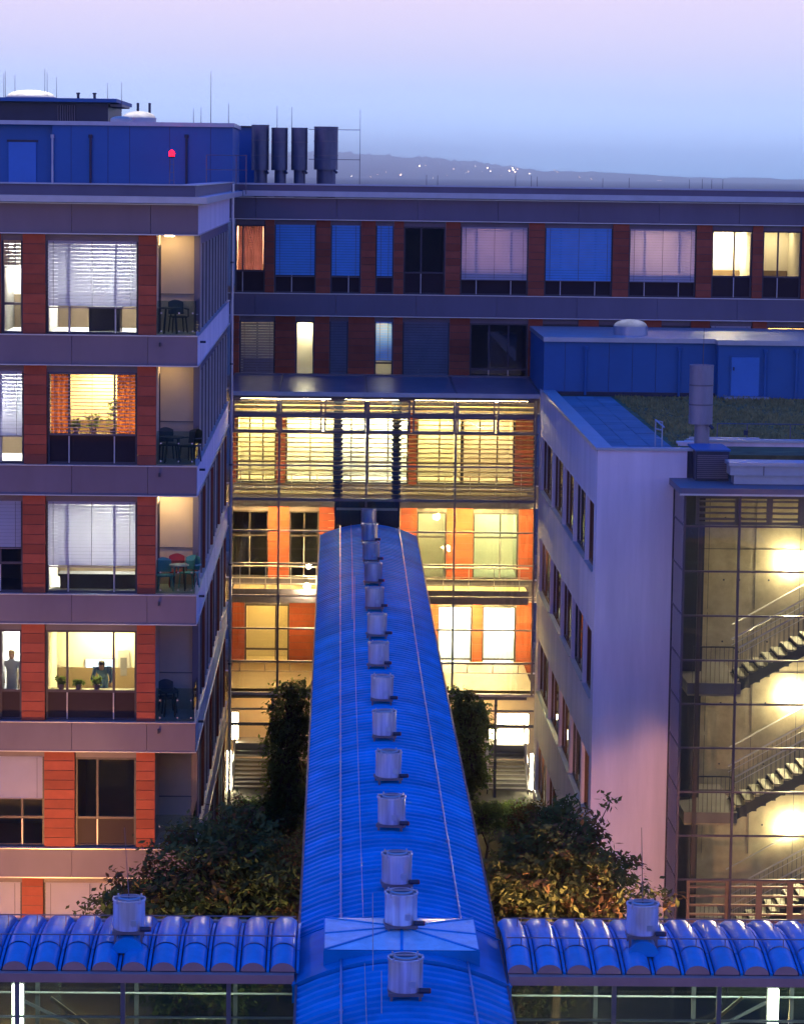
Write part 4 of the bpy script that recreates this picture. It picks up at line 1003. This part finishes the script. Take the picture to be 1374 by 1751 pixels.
for z1, z0 in zip(zt_rows, zt_rows[1:]+[GZ+.1]):
    for a, b in zip(xm_, xm_[1:]): block('pane', M['glassa'], ST, a+.03, b-.03, YT, YT+.012, z0+.023, z1-.023)
    block('pane', M['glassa'], ST, TX0+.02, TX0+.032, YT+.08, YW-.14, z0+.023, z1-.023)
def louvre_set(zt1, zb1, lit):
    lz = [(1190, 1262), (1262, 1316), (1316, 1370), (1370, 1430)]
    for pa, pb in lz:
        a, b = PX(pa, (848+900)/2, YT), PX(pb, 870, YT); m = MB(); y0, y1 = YT+.10, YT+.18
        m.box(a, b, y0, y1, zb1, zb1+.08); m.box(a, b, y0, y1, zt1-.08, zt1); m.box(a, a+.08, y0, y1, zb1+.08, zt1-.08); m.box(b-.08, b, y0, y1, zb1+.08, zt1-.08)
        f_ = m.build('louvre_frame', M['endcap' if lit else 'hood'], ST)
        for q in range(4): zz = zb1+.08+(zt1-zb1-.16)*(q+.5)/4; block('blade', M['hood'] if not lit else M['endcap'], f_, a+.08, b-.08, y0-.02, y1+.04, zz-.02, zz+.025)
louvre_set(zt_rows[0]-.0, zt_rows[1]+.03, False); louvre_set(zt_rows[9]-.03, zt_rows[10]+.03, True)
YC = 83.4
block('concrete_wall', M['concrete'], ST, TX0+.06, TX1, YC, YC+.25, GZ, zt_rows[0]); block('concrete_wall', M['concrete'], ST, TX0+.36, TX0+.6, YW+.32, YC-.003, GZ, zt_rows[0]); block('ceiling', M['concrete'], ST, TX0+.1, TX1, YT+.12, YC-.003, zt_rows[0]+.021, zt_rows[0]+.036)
for z in (-10.6, -14.2, -17.8):
    block('joint', M['dark'], ST, TX0+.6, TX1, YC-.006, YC-.0005, z-.008, z+.008)
    for xx in (10.75, 12.1, 13.4): block('joint', M['dark'], ST, xx-.006, xx+.006, YC-.005, YC-.0006, z-1.75, z+1.75)
    for xx in (10.3, 11.2, 11.65, 12.5):
        for dz_ in (-.9, .9): m = MB(); m.tube((xx, YC-.004, z+dz_), (xx, YC-.0003, z+dz_), .028, n=8); m.build('tie_hole', M['dark'], ST)
lx0, lx1 = PX(1180, 1170, 79.5), PX(1256, 1170, 79.5)
for k in range(4):
    zl_ = -13.75 + S*(0) - S*k
    zl_ = PZ(1200, 1166, 79.3) - S*(k) if k < 3 else PZ(1200, 1166, 79.3) - S*k
    if zl_ < GZ+.5: continue
    block('landing', M['steel'], ST, lx0-.15, lx1+.1, 79.1, 82.9, zl_-.30, zl_); block('landing_soffit', M['concrete'], ST, lx0-.13, lx1+.08, 79.12, 82.88, zl_-.36, zl_-.302)
    # balustrade on the landing front
    m = MB(); y0 = 79.15
    m.tube((lx0, y0, zl_+1.0), (lx1-.12, y0, zl_+1.0), .022, n=6); m.tube((lx1-.12, y0, zl_+1.0), (lx1+.02, y0, zl_+.86), .022, n=6); m.tube((lx0, y0, zl_+.62), (lx1-.1, y0, zl_+.62), .016, n=6); m.tube((lx1-.1, y0, zl_+.62), (lx1+.02, y0, zl_+.70), .016, n=6)
    n_ = 10
    for j in range(n_+1): xx = lx0+(lx1-lx0)*j/n_; m.tube((xx, y0, zl_), (xx, y0, zl_+.98), .007, n=5, cap=False)
    m.build('railing', M['dark'], ST)
    # flight rising to the right
    fl = bpy.data.objects.new('flight', None); attach(fl, ST, (lx1, 80, zl_))
    run, rise, nst = .262, .151, 20; ya, ybk = 79.35, 80.85
    x = lx1+.10
    for j in range(nst): block('tread', M['treadm'], fl, x+j*run, x+j*run+.29, ya+.06, ybk-.06, zl_+(j+1)*rise-.05, zl_+(j+1)*rise)
    L_ = nst*run; Hh = nst*rise
    for yy in (ya, ybk):
        m = MB(); 
        for j in range(nst): m.box(x+j*run-.02, x+j*run+.30, yy-.02, yy+.02, zl_+j*rise-.16, zl_+(j+1)*rise-.052)
        m.bar((x-.1, yy, zl_-.16), (x+L_, yy, zl_+Hh-.16), .045, .26); m.build('stringer', M['dark'], fl)
        m = MB(); m.tube((x-.05, yy, zl_+.95), (x+L_, yy, zl_+Hh+.95), .024, n=8); m.tube((x-.05, yy, zl_+.78), (x+L_, yy, zl_+Hh+.78), .012, n=6)
        m.build('handrail', M['bar'], fl)
        m = MB()
        for j in range(nst*2): xx = x+j*run/2; m.tube((xx, yy, zl_+j*rise/2-.05), (xx, yy, zl_+j*rise/2+.93), .007, n=5, cap=False)
        m.build('balusters', M['dark'], fl)
    m = MB(); m.tube((x+.3, YC-.08, zl_+S+1.0-S), (x+L_, YC-.08, zl_+Hh+1.0-.2), .022, n=6); m.build('wall_rail', M['bar'], ST)
for k, py_ in enumerate((962, 1190, 1415, 1640)):
    p = at(1352, py_, YC-.12)
    t = thing('wall_lamp', '%s glaring wall lamp on the stair tower concrete, counted from the top' % words[k], 'lamp', (p.x, YC-.1, p.z), 'stair tower wall lamps')
    m = MB(); m.lathe((0, 0, 0), [(.01, .12), (.10, .10), (.16, .03), (.16, 0)], 18)
    m.v = [(p.x+a, YC-.03-c, p.z+b) for a, b, c in m.v]; m.build('diffuser', lampmat((1.0, .80, .44), 200), t, True); m = MB(); m.tube((p.x, YC-.03, p.z), (p.x, YC-.001, p.z), .17, n=18); m.build('base', M['steel'], t)

# ------------------------------------------------------------------ balcony furniture
def chair(name, label, x, y, z, rz, mt, s=1.0, group='chairs on the corner balconies'):
    t = thing(name, label, 'chair', (x, y, z), group)
    R_ = Matrix.Rotation(rz, 4, 'Z'); T_ = Matrix.Translation((x, y, z)) @ R_ @ Matrix.Scale(s, 4)
    def put(m, nm_): m.v = [tuple(T_ @ Vector(p)) for p in m.v]; m.build(nm_, M[mt], t)
    m = MB(); m.box(-.22, .22, -.22, .22, .42, .46); put(m, 'seat')
    m = MB(); pts = [(-.22+.44*i/8, .21+.05*math.sin(math.pi*i/8), 0) for i in range(9)]
    m.grid([[(a, b, .50) for a, b, c in pts], [(a, b+.05, .84+.07*math.sin(math.pi*i/8)) for i, (a, b, c) in enumerate(pts)]]); m.grid([[(a, b+.03, .50) for a, b, c in pts], [(a, b+.08, .84+.07*math.sin(math.pi*i/8)) for i, (a, b, c) in enumerate(pts)]]); put(m, 'backrest')
    for a in (-1, 1):
        for b in (-1, 1): m = MB(); m.tube((a*.18, b*.18, .42), (a*.22, b*.22, 0), .022, .018, n=8); put(m, 'leg')
    m = MB()
    for a in (-1, 1): m.bar((a*.25, -.2, .66), (a*.25, .24, .66), .04, .03); m.bar((a*.25, -.18, .44), (a*.25, -.18, .66), .03)
    put(m, 'armrest')
def table(label, x, y, z, r, mt):
    t = thing('balcony_table', label, 'table', (x, y, z), 'tables on the corner balconies')
    m = MB(); m.lathe((x, y, z), [(.01, .70), (r, .70), (r, .735), (.01, .735)], 20); m.build('tabletop', M[mt], t)
    for a in range(4): tt = math.pi/4+a*math.pi/2; m = MB(); m.tube((x+r*.6*math.cos(tt), y+r*.6*math.sin(tt), z+.7), (x+r*.85*math.cos(tt), y+r*.85*math.sin(tt), z), .02, n=8); m.build('leg', M['darkp'], t)
fz = [h-WH+.012 for h in HEAD]
lc = (XLOG+XR)/2
table('dark round table on the top corner balcony', lc-.22, 81.75, fz[0], .30, 'darkp'); chair('plastic_chair', 'dark plastic armchair behind the table on the top balcony', lc-.05, 82.5, fz[0], .3, 'darkp')
table('dark table on the second balcony from the top', lc-.15, 81.8, fz[1], .34, 'darkp'); chair('plastic_chair', 'dark chair right of the table on the second balcony', lc+.32, 82.2, fz[1], -.6, 'darkp'); chair('plastic_chair', 'dark chair left behind the table on the second balcony', lc-.32, 82.55, fz[1], .3, 'darkp')
chair('plastic_chair', 'red chair at the back of the third balcony', lc-.05, 82.6, fz[2], .1, 'redp'); chair('plastic_chair', 'teal chair at the left front of the third balcony', lc-.35, 81.75, fz[2], .2, 'teal'); chair('plastic_chair', 'teal chair at the right of the third balcony', lc+.30, 82.35, fz[2], -.4, 'teal')
table('pale table between red and teal chairs on the third balcony', lc+.05, 81.85, fz[2], .28, 'pale')
table('small dark table on the dim fourth balcony', lc-.2, 81.9, fz[3], .25, 'darkp'); chair('plastic_chair', 'dark chair on the dim fourth balcony', lc-.3, 82.5, fz[3], .3, 'darkp')

# ------------------------------------------------------------------ plants, people and furniture behind the lit windows
def potplant(label, x, y, z, h, r, seed=1):
    t = thing('potted_plant', label, 'plant', (x, y, z), 'plants on the window sills')
    m = MB(); m.lathe((x, y, z), [(.01, 0), (.07, 0), (.09, .14), (.01, .14)], 12); m.build('pot', M['endcap'], t)
    rr = random.Random(seed); m = MB()
    for i in range(90):
        a, q = rr.uniform(0, 6.28), rr.random()**.5; p = Vector((x+r*q*math.cos(a), y+r*q*math.sin(a)*.6, z+.12+h*rr.random())); d = Vector((rr.uniform(-1, 1), rr.uniform(-1, 1), rr.uniform(-.3, 1))).normalized()*.09; u = d.cross(Vector((0, 1, .2))).normalized()*.025
        m.quad(p-d*.2, p+d*.4+u, p+d, p+d*.4-u)
    m.build('leaves', M['leaf3'], t)
z1 = HEAD[1]-WH+.86; yp = YF+.26
for nm_, px_, h, r in (('small bushy plant at the left of the orange lit window', 127, .25, .13), ('broad leafy plant in the middle of the orange lit window', 157, .42, .22), ('tall plant by the right curtain of the orange lit window', 190, .8, .16)):
    xx = lx(px_, 730); potplant(nm_, xx, yp, z1-.02, h, r, int(px_))
block('window_shelf', M['pale'], LW, B_T+.05, B_L-.05, YF+.10, YF+.45, z1-.08, z1-.03); z3 = HEAD[3]-WH+.86
block('window_shelf', M['pale'], LW, B_T+.05, B_L-.05, YF+.10, YF+.45, z3-.08, z3-.03)
for nm_, px_, h, r in (('dark bushy plant behind the left mullion of the yellow window', 132, .12, .15), ('dark rounded plant in front of the bending person', 163, .22, .16), ('small plant at the far left of the yellow window', 102, .2, .14)):
    potplant(nm_, lx(px_, 1180), yp, z3-.03, h, r, int(px_))
z4 = HEAD[3]-WH
for k_, a, b, lb in ((0, 145, 205, 'dark desk behind the lower panes of the top lit window'), (2, 95, 232, 'dark low cabinet behind the lower panes of the third lit window')):
    zf = HEAD[k_]-WH+.022; t = thing('desk', lb, 'desk', (lx((a+b)/2, 560), YF+.8, zf)); x0, x1 = lx(a, 560), lx(b, 560)
    block('desktop', M['deskm'], t, x0, x1, YF+.45, YF+1.1, zf+.40 if k_ else zf+.66, zf+.44 if k_ else zf+.72); block('front_panel', M['deskm'], t, x0+.05, x1-.05, YF+.5, YF+.54, zf+.02, zf+.398 if k_ else zf+.658)
    for xx in (x0+.03, x1-.08): block('leg', M['deskm'], t, xx, xx+.05, YF+1.0, YF+1.05, zf, zf+.398 if k_ else zf+.658)
t = thing('wall_screen', 'glowing white wall screen in the yellow lit room', 'screen', (lx(170, 1140), YF+3.0, z4+1))
block('screen', glow('screen_glow', (.9, .97, 1.0), 2.2), t, PX(147, 1140, YF+3), PX(196, 1140, YF+3), YF+3.05, YF+3.08, PZ(160, 1168, YF+3), PZ(160, 1128, YF+3)); block('screen_frame', M['bar'], t, PX(145, 1140, YF+3), PX(198, 1140, YF+3), YF+3.082, YF+3.11, PZ(160, 1170, YF+3), PZ(160, 1126, YF+3))
t = thing('wall_mirror', 'dark framed picture on the wall at the right of the yellow window', 'picture', (lx(207, 1140), YF+3.0, z4+1.4))
block('picture_frame', M['bar'], t, PX(202, 1140, YF+3), PX(222, 1140, YF+3), YF+3.05, YF+3.1, PZ(210, 1160, YF+3), PZ(210, 1113, YF+3)); block('picture', M['steel'], t, PX(206, 1140, YF+3), PX(217, 1140, YF+3), YF+3.03, YF+3.049, PZ(210, 1156, YF+3), PZ(210, 1125, YF+3))

def person(label, base, joints, mats, hs=.105, group=None):
    """one skinned body; joints: list of (name, parent, xyz, radius)"""
    t = thing('person', label, 'person', base)
    idx = {n: i for i, (n, p, c, r) in enumerate(joints)}
    me = bpy.data.meshes.new('body'); me.from_pydata([c for n, p, c, r in joints], [(i, idx[p]) for i, (n, p, c, r) in enumerate(joints) if p], [])
    o = bpy.data.objects.new('body', me); attach(o, t, base); me.materials.append(mats[0])
    sk = o.modifiers.new('skin', 'SKIN'); sk.use_smooth_shade = True
    for i, (n, p, c, r) in enumerate(joints): me.skin_vertices[0].data[i].radius = (r, r); me.skin_vertices[0].data[i].use_root = (i == 0)
    s = o.modifiers.new('sub', 'SUBSURF'); s.levels = 1; s.render_levels = 2
    hd = Vector(base)+Vector(joints[idx['head']][2])
    m = MB(); m.lathe((0, 0, 0), [(.01, -.13), (.05, -.12), (.075, -.05), (.085, .03), (.07, .10), (.01, .13)], 14); m.v = [(hd.x+a, hd.y+b*1.12, hd.z+c) for a, b, c in m.v]
    m.tube((hd.x, hd.y-.09, hd.z-.02), (hd.x, hd.y-.115, hd.z-.035), .014, .018, n=6); m.build('face', M['skin'], t, True)
    m = MB(); m.lathe((0, 0, 0), [(.088, -.02), (.095, .04), (.08, .11), (.01, .14)], 14); m.v = [(hd.x+a, hd.y+.015+b*1.15, hd.z+c+.012) for a, b, c in m.v]; m.build('hair', mats[1], t, True)
    m = MB()
    for nm_ in ('hand_l', 'hand_r'):
        h_ = Vector(base)+Vector(joints[idx[nm_]][2]); m.lathe((h_.x, h_.y, h_.z-.05), [(.01, -.02), (.03, 0), (.04, .05), (.03, .09), (.01, .1)], 8)
        for q in range(4): m.tube(h_+Vector((-.03+.02*q, 0, -.05)), h_+Vector((-.035+.022*q, -.02, -.125+.006*abs(q-1.5))), .009, .007, n=6)
        m.tube(h_+Vector((.03, -.01, -.02)), h_+Vector((.055, -.02, -.07)), .01, .008, n=6)
    m.build('hands', M['skin'], t, True)
J = lambda bend: [('pelvis', None, (0, 0, .95), .15), ('chest', 'pelvis', (.0, -.02-bend*.35, 1.35-bend*.18), .16), ('neck', 'chest', (0, -.03-bend*.55, 1.52-bend*.28), .06), ('head', 'neck', (0, -.05-bend*.68, 1.66-bend*.36), .07),
    ('sh_l', 'chest', (-.2, -.02-bend*.45, 1.42-bend*.22), .075), ('el_l', 'sh_l', (-.27, -.06-bend*.5, 1.15-bend*.25), .05), ('hand_l', 'el_l', (-.22, -.16-bend*.55, .93-bend*.1), .035),
    ('sh_r', 'chest', (.2, -.02-bend*.45, 1.42-bend*.22), .075), ('el_r', 'sh_r', (.27, -.06-bend*.5, 1.15-bend*.25), .05), ('hand_r', 'el_r', (.22, -.16-bend*.55, .93-bend*.1), .035),
    ('kn_l', 'pelvis', (-.1, -.02, .5), .08), ('an_l', 'kn_l', (-.1, .02, .06), .05), ('ft_l', 'an_l', (-.11, -.12, .04), .04), ('kn_r', 'pelvis', (.1, -.02, .5), .08), ('an_r', 'kn_r', (.1, .02, .06), .05), ('ft_r', 'an_r', (.11, -.12, .04), .04)]
person('person in dark blue scrubs bending forward in the yellow lit room', (lx(168, 1180), YF+1.5, z4+.02), J(.8), (M['scrubs'], M['hair']))
person('person in a pale coat standing in the white lit window at the left edge', (lx(12, 1150), YF+1.0, z4+.02), J(0), (M['coat'], M['wood']))

# ------------------------------------------------------------------ trees and shrubs
def tree(name, label, base, blobs, nleaf, mats, seed, lsz=.15, group=None, trunk_r=.16, clump=.42):
    t = thing(name, label, 'tree', base, group); rr = random.Random(seed); base = Vector(base)
    top = Vector(blobs[0][0]); tm = MB()
    pts = [base, base.lerp(Vector((top.x, top.y, top.z)), .35)+Vector((rr.uniform(-.2, .2), rr.uniform(-.2, .2), 0)), base.lerp(top, .7)+Vector((rr.uniform(-.2, .2), 0, 0)), top]
    rad = [trunk_r, trunk_r*.75, trunk_r*.45, .03]
    for a, b, r0, r1 in zip(pts, pts[1:], rad, rad[1:]): tm.tube(a, b, r0, r1, n=8)
    wts = [b[1][0]*b[1][1]*b[1][2] for b in blobs]; tot = sum(wts); crowns = [MB() for _ in mats]; ncl = max(30, int(nleaf/26))
    for i in range(ncl):
        u = rr.random()*tot; q = 0
        while u > wts[q]: u -= wts[q]; q += 1
        c, r = Vector(blobs[q][0]), blobs[q][1]
        while True:
            d = Vector((rr.uniform(-1, 1), rr.uniform(-1, 1), rr.uniform(-1, 1)))
            if .01 < d.length <= 1: break
        d = d*(d.length**-.45)*rr.uniform(.7, 1.12); p = c+Vector((d.x*r[0], d.y*r[1], d.z*r[2]))
        if i % 3 == 0:
            o = pts[2].lerp(pts[3], rr.random()*.9); md = o.lerp(p, .5)+Vector((0, 0, .15)); tm.tube(o, md, .035, .022, n=5, cap=False); tm.tube(md, p, .022, .008, n=5, cap=False)
        mi = rr.choices(range(len(mats)), [3]+[1]*(len(mats)-1))[0]; cm = crowns[mi]; ax = Vector((rr.uniform(-1, 1), rr.uniform(-1, 1), rr.uniform(-.5, .4))).normalized(); cl = clump*rr.uniform(.6, 1.3)
        for j in range(26):
            f = rr.random(); o = p+ax*(f-.3)*cl*1.6+Vector((rr.gauss(0, .33), rr.gauss(0, .33), rr.gauss(0, .26)))*cl
            d = (ax*.5+Vector((rr.uniform(-1, 1), rr.uniform(-1, 1), rr.uniform(-1.1, .35)))).normalized()*lsz*rr.uniform(.6, 1.3); s_ = d.cross(Vector((rr.uniform(-.5, .5), rr.uniform(-.5, .5), 1))).normalized()*d.length*.24
            cm.quad(o, o+d*.45+s_, o+d, o+d*.45-s_)
    tm.build('trunk', M['bark'], t, True)
    for m_, cm in zip(mats, crowns):
        if cm.f: cm.build('crown', M[m_], t)
def B(px, py, Y, rx, ry, rz): return (tuple(at(px, py, Y)), (rx, ry, rz))
gt = 'courtyard trees'
tree('courtyard_tree', 'broad dark leafy tree left of the walkway before the balconies', (PX(390, 1500, 67), 67, GZ), [B(390, 1450, 67, 1.1, 1.8, 1.0), B(330, 1490, 66, 1.2, 1.6, 1.0), B(270, 1545, 65, 1.4, 1.5, .8), B(450, 1530, 66, .85, 1.6, 1.2), B(215, 1520, 65, .55, .8, .3), B(400, 1620, 66, 1.6, 1.8, 1.2), B(190, 1560, 64, .5, .8, .35), B(350, 1690, 69, 1.7, 1.2, .9)], 20000, ('leaf', 'leaf2'), 11, .19, gt)
tree('courtyard_tree', 'broad dark leafy tree right of the walkway against the white wall', (PX(950, 1500, 67), 67, GZ), [B(960, 1440, 67, .95, 1.6, 1.0), B(900, 1500, 66, .9, 1.6, 1.0), B(1010, 1500, 66, 1.1, 1.4, .85), B(1030, 1385, 67, .28, .5, .3), B(1090, 1530, 65, .75, 1, .45), B(880, 1590, 66, .8, 1.6, 1.0), B(1000, 1590, 66, 1.6, 1.8, .8), B(960, 1375, 67, .3, .5, .3), B(900, 1690, 69, 1.0, 1.2, .9)], 20000, ('leaf', 'leaf2'), 12, .19, gt)
tree('evergreen_tree', 'slim evergreen tree left of the walkway before the atrium', (PX(495, 1400, 94), 94, GZ), [B(498, 1225, 94, .72, .8, 1.0), B(490, 1295, 94, .75, .8, 1.3), B(503, 1180, 94, .48, .5, .4), B(488, 1370, 94, .75, .8, .8)], 10000, ('leaf3', 'leaf'), 13, .16, gt, .09, .3)
tree('evergreen_tree', 'slim evergreen tree right of the walkway before the atrium', (PX(795, 1400, 94), 94, GZ), [B(797, 1235, 94, .74, .8, .95), B(785, 1190, 94, .45, .6, .4), B(802, 1315, 94, .6, .8, .9)], 9000, ('leaf3', 'leaf'), 14, .16, gt, .09, .3)
def shrub(label, px, py, Y, rx, rz, seed, mats=('leaf3',), n=2500):
    c = at(px, py, Y); tree('shrub', label, (c.x, Y, GZ), [((c.x, Y, c.z), (rx, rx, rz))], n, mats, seed, .12, 'courtyard shrubs', .05, .3)
shrub('low shrub at the foot of the left entrance stair', 425, 1385, 100, .75, .35, 21); shrub('low shrub between left evergreen and walkway', 475, 1410, 92, .8, .5, 22, ('leaf', 'leaf2'))
shrub('low shrub at the foot of the right entrance stair', 870, 1390, 99, .8, .35, 23); shrub('low shrub under the right evergreen', 830, 1395, 94, .7, .5, 24); shrub('rusty shrub by the white wall near the right stair', 905, 1400, 92, .7, .6, 25, ('leaf2', 'leaf'))
shrub('dark low shrub by the left wing near the big tree', 400, 1440, 86, .8, .9, 26, ('leaf', 'leaf2'), 3500); shrub('dark low shrub beside the walkway left of its eave', 480, 1480, 78, .8, 1.0, 27, ('leaf', 'leaf2'), 3500)

# ------------------------------------------------------------------ street lamps of the courtyard (below the frame)
def street_lamp(label, x, y, h, col, e):
    t = thing('street_lamp', label, 'street lamp', (x, y, GZ), 'sodium street lamps in the courtyard')
    m = MB(); m.tube((x, y, GZ), (x, y, GZ+h), .07, .045, n=10); m.build('post', M['steel'], t, True)
    m = MB(); m.tube((x, y, GZ+h), (x, y, GZ+h+.08), .10, .12, n=12); m.build('collar', M['steel'], t, True)
    m = MB(); m.lathe((x, y, GZ+h+.26), [(.01, -.2), (.12, -.17), (.19, -.08), (.2, 0), (.17, .1), (.1, .17), (.01, .2)], 18); m.build('globe', glow('sodium_globe', col, e), t, True)
street_lamp('sodium street lamp before the left wing', -8.2, 74.6, 2.1, SOD, 1500)
street_lamp('added unseen street lamp that brightens the left courtyard tree', -2.6, 58.5, 2.6, (1.0, .62, .30), 2000)  # lamp added out of view to light the left tree
street_lamp('sodium street lamp before the white wall', 5.6, 61.0, 3.4, (1.0, .46, .24), 5000)

# ------------------------------------------------------------------ haze
hz = MB(); hz.box(-13000, 13000, -30, 26500, GZ-1, 232)
hm_ = bpy.data.materials.new('evening_haze'); hm_.use_nodes = True; n, l = hm_.node_tree.nodes, hm_.node_tree.links
n.remove(n['Principled BSDF']); pv = n.new('ShaderNodeVolumePrincipled'); pv.inputs['Color'].default_value = (.90, .97, 1.0, 1); pv.inputs['Density'].default_value = .00010; pv.inputs['Anisotropy'].default_value = .965
l.new(pv.outputs[0], n['Material Output'].inputs['Volume'])
ho = hz.build('haze', hm_); ho['kind'] = 'stuff'; ho['label'] = 'thin blue evening haze over the hills'; ho['category'] = 'haze'
